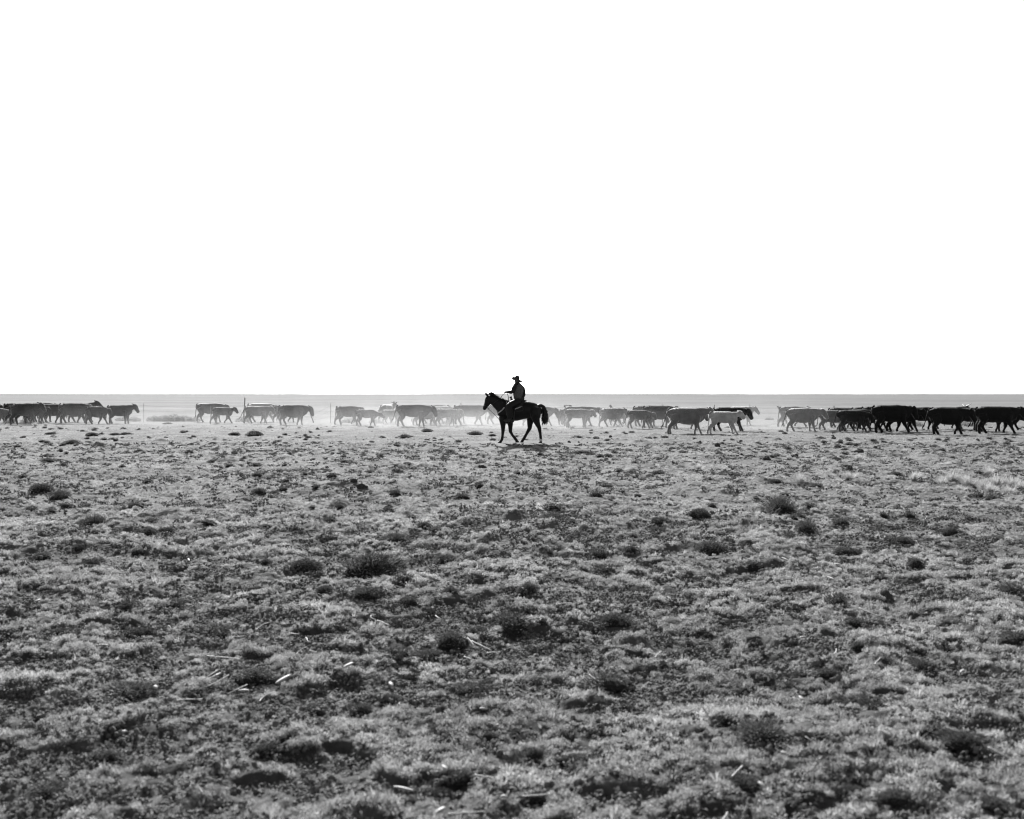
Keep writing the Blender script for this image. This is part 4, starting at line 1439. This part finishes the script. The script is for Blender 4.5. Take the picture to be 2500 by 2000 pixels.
for k in range(4):
    ST.append(stalk(500 + k, .055, .055))
for k in range(3):
    ST.append(stalk(520 + k, .03, .10))
for k in range(3):
    ST.append(stalk(540 + k, .13, .06, True))
# px, py, length px, image slant (degrees, 0 level), kind: l lying, t thin lying, s standing, h husk, hs standing husk
SK = [(427, 1703, 24, 80, 'hs'), (462, 1704, 62, 3, 'l'), (690, 1638, 32, 40, 'h'), (520, 1643, 32, 38, 'h'), (533, 1664, 48, 38, 'l'), (512, 1655, 40, 45, 't'), (553, 1678, 26, 80, 's'), (580, 1682, 46, 30, 't'),
      (595, 1681, 26, 2, 'h'), (652, 1700, 38, 45, 't'), (1236, 1685, 26, 86, 'hs'), (1452, 1674, 30, -38, 'l'), (1450, 1646, 22, 84, 'hs'), (1606, 1596, 24, 36, 'l'), (1200, 1893, 84, -8, 'l'), (1305, 1925, 62, 4, 'l'),
      (985, 1920, 52, -10, 'h'), (1140, 1979, 90, 4, 'l'), (1230, 1938, 14, 10, 'h'), (1074, 1974, 24, 45, 'h'), (1086, 1884, 18, -40, 'h'), (1800, 1881, 46, 38, 'l'), (2446, 1840, 56, -40, 'l'), (2281, 1697, 36, 80, 's'),
      (2161, 1784, 24, -35, 'h'), (2142, 1596, 30, 36, 'l'), (2040, 1604, 20, 45, 'l'), (1957, 1702, 14, -55, 'h'), (1725, 1752, 52, -65, 's'), (1914, 1848, 14, -20, 'h'), (1772, 1992, 30, 55, 'l'), (1988, 1790, 42, -45, 't'),
      (2120, 1496, 34, -35, 'l'), (1841, 1470, 16, 84, 'hs'), (1960, 1552, 16, 10, 'h'), (2030, 1410, 16, -30, 'h'), (2152, 1568, 16, -55, 'h'), (2475, 1536, 14, 70, 'hs'), (2463, 1641, 18, 80, 's'), (2458, 1660, 36, -12, 't'),
      (2349, 1610, 16, 30, 'h'), (2430, 1657, 20, -35, 't'), (520, 1474, 16, 84, 'hs'), (352, 1502, 28, 75, 's'), (436, 1522, 30, 80, 's'), (415, 1530, 18, -30, 'l'), (20, 1446, 18, 4, 'l'), (90, 1455, 12, 50, 'h'),
      (9, 1497, 12, 80, 'hs'), (583, 1547, 26, 3, 'l'), (640, 1527, 34, 50, 't'), (720, 1544, 20, -5, 'l'), (750, 1538, 16, -45, 'l'), (250, 1572, 28, 2, 'l'), (173, 1615, 10, -70, 'h'), (545, 1603, 84, -5, 'l'), (735, 1593, 30, 55, 't'),
      (776, 1592, 44, -14, 'l'), (171, 1694, 30, 88, 's'), (275, 1732, 28, 88, 's'), (350, 1662, 10, 60, 'h'), (380, 1673, 12, -30, 'h'), (1175, 1583, 54, -25, 'l'), (1150, 1575, 28, -50, 'l'), (1205, 1590, 34, 5, 'l'), (1148, 1606, 32, -18, 'l'),
      (1035, 1612, 16, 80, 'hs'), (850, 1650, 20, 40, 'h'), (955, 1666, 14, -45, 'h'), (912, 1512, 30, -55, 't'), (935, 1515, 34, -18, 'l'), (1049, 1466, 18, -75, 's'), (1070, 1474, 16, -30, 'l'), (945, 1557, 12, -65, 'hs'),
      (1380, 1470, 34, 5, 'l'), (1327, 1498, 22, -50, 't'), (1326, 1502, 20, 65, 't'), (1338, 1234, 24, -15, 'l'), (1323, 1240, 15, -32, 'l'), (460, 1350, 16, -35, 'h'), (1917, 1348, 14, -35, 'h'), (2120, 1351, 14, -60, 'h'), (2046, 1381, 10, -15, 'h'),
      (1268, 1322, 14, 2, 'h'), (1395, 1336, 12, -30, 'l'), (1342, 1284, 12, -8, 'l'), (88, 1281, 10, 20, 'h'), (192, 1296, 10, 75, 'hs'), (988, 1320, 8, 70, 'hs'), (1248, 1310, 10, 65, 'hs'), (2262, 1255, 16, 35, 'l'), (2310, 1258, 14, -30, 'l'),
      (1995, 1106, 36, 2, 'l'), (1180, 1716, 22, -2, 'h'), (1218, 1752, 18, -60, 'l'), (1275, 1672, 26, -75, 's'), (1258, 1690, 16, -70, 's'), (980, 1720, 18, -55, 't'), (2118, 1820, 34, -75, 't'), (2240, 1830, 30, -65, 't'), (1860, 1910, 18, -50, 'h'),
      (1890, 1725, 22, -55, 't'), (2180, 1705, 26, -65, 't'), (2320, 1728, 16, 70, 's'), (1800, 1632, 18, 8, 'h'), (1980, 1636, 20, -10, 'l'), (2130, 1632, 30, -4, 'l'), (300, 1790, 12, 30, 'h')]
SK.sort()
thirds = {}
for s_ in SK:
    key = ('near the bottom' if s_[1] > 1640 else 'farther up the foreground' if s_[1] > 1480 else 'in the middle distance')
    thirds.setdefault(key, []).append(s_)
for key, lst in thirds.items():
    for k, (px, py, L, sl, kd) in enumerate(lst):
        me = ST[rt.randrange(4)] if kd in 'l' else ST[4 + rt.randrange(3)] if kd in ('t', 's') else ST[7 + rt.randrange(3)]
        x, y_ = unproject(px, py)
        for _ in range(3):
            z = gh(x, y_)
            t = (CAM_H - z - .05) / CAM_H
            x0, y0 = unproject(px, py)
            x, y_ = x0 * t, y0 * t
        g = gh(x, y_)
        o = link(bpy.data.objects.new('dry_stalk', me))
        a = math.radians(sl)
        if kd in ('s', 'hs') or abs(sl) > 55:            # stands on end
            m_ = L / FPX * y_
            o.rotation_euler = (0, -a, 0)
            if sl < 0:
                o.rotation_euler = (0, -a, 0)
            o.location = (x, y_, g + .5 * m_ * abs(math.sin(a)) * .9)
        else:                                            # lies on the plants
            ang = CAM_H / y_
            dx, dyv = math.cos(a) * L / FPX * y_, math.sin(a) * L / FPX * y_
            rise = dyv * .45
            dyg = (dyv - rise) / ang
            cap = 1.6 * abs(dx) + .02
            dyg = max(-cap, min(cap, dyg))
            m_ = math.sqrt(dx * dx + dyg * dyg + rise * rise)
            o.rotation_euler = (0, -math.asin(max(-1, min(1, rise / m_))), math.atan2(dyg, dx))
            o.location = (x, y_, g + .038 + abs(rise) * .3)
        th = (.0062 if kd == 'l' else .0038 if kd in ('t', 's') else .0085) / (.055 if kd == 'l' else .03 if kd in ('t', 's') else .13)
        th *= rt.uniform(.7, 1.15)
        o.scale = (m_, th, th)
        nm = {'l': 'thick pale dry stalk piece', 't': 'thin pale dry stalk', 's': 'thin pale stalk standing up', 'h': 'short pale husk scrap', 'hs': 'pale husk stub standing up'}[kd]
        if kd in ('h', 'hs'):
            o.name = 'dry_husk'
        tag(o, '%s %s, %s scrap from the left' % (nm, key, ORD[k]), 'stalk', 'dry stalk scraps on the pasture')

scatter()


# ------------------------------------------------------------------ dust kicked up by the herd
def dust():
    x0, x1, y0, y1, z0, z1 = -34, 27, 49.5, 71, -.3, 3.2
    v = [(x, y_, z) for z in (z0, z1) for y_ in (y0, y1) for x in (x0, x1)]
    f = [(0, 2, 3, 1), (4, 5, 7, 6), (0, 1, 5, 4), (2, 6, 7, 3), (0, 4, 6, 2), (1, 3, 7, 5)]
    me = bpy.data.meshes.new('dust_cloud')
    me.from_pydata(v, [], f)
    m = bpy.data.materials.new('airborne_dust')
    m.use_nodes = True
    N, L = m.node_tree.nodes, m.node_tree.links
    N.remove(N['Principled BSDF'])
    pv = N.new('ShaderNodeVolumePrincipled')
    pv.inputs['Color'].default_value = (.92, .92, .92, 1)
    pv.inputs['Anisotropy'].default_value = 0.1
    geo = N.new('ShaderNodeNewGeometry')
    sep = N.new('ShaderNodeSeparateXYZ')
    L.new(geo.outputs['Position'], sep.inputs[0])

    def mth(op, a, b=0.0):
        q = N.new('ShaderNodeMath')
        q.operation = op
        for i, s in enumerate((a, b)):
            if isinstance(s, (int, float)):
                q.inputs[i].default_value = s
            else:
                L.new(s, q.inputs[i])
        return q.outputs[0]

    def bell(v_, c, s):
        t = mth('DIVIDE', mth('SUBTRACT', v_, c), s)
        return mth('EXPONENT', mth('MULTIPLY', mth('MULTIPLY', t, t), -1.0))
    Xs, Ys, Zs = sep.outputs
    gx = mth('ADD', mth('MULTIPLY', bell(Xs, -3.0, 10.5), 1.0), mth('ADD', mth('MULTIPLY', bell(Xs, -22, 8), .30), mth('MULTIPLY', bell(Xs, 12.8, 2.4), .5)))
    yc = mth('ADD', mth('MULTIPLY', Xs, -0.22), 58.5)          # the dust follows the line of the herd
    gy = bell(Ys, yc, 6.0)
    gz = mth('ADD', mth('MULTIPLY', mth('EXPONENT', mth('MULTIPLY', Zs, -1.0 / .35)), .35), mth('MULTIPLY', bell(Zs, .2, 1.1), .55))
    no = N.new('ShaderNodeTexNoise')
    no.inputs['Scale'].default_value = .8
    no.inputs['Detail'].default_value = 3
    L.new(geo.outputs['Position'], no.inputs['Vector'])
    nz = N.new('ShaderNodeMapRange')
    nz.inputs['From Min'].default_value = .32; nz.inputs['From Max'].default_value = .68
    nz.inputs['To Min'].default_value = .2; nz.inputs['To Max'].default_value = 1.8
    L.new(no.outputs['Fac'], nz.inputs['Value'])
    d = mth('MULTIPLY', mth('MULTIPLY', gx, gy), mth('MULTIPLY', gz, nz.outputs['Result']))
    d = mth('MAXIMUM', mth('SUBTRACT', d, .03), 0.0)
    L.new(mth('MULTIPLY', d, 0.082), pv.inputs['Density'])
    L.new(pv.outputs[0], N['Material Output'].inputs['Volume'])
    me.materials.append(m)
    o = link(bpy.data.objects.new('dust_cloud', me))
    tag(o, 'sunlit dust hanging low round the walking herd', kind='stuff')


dust()
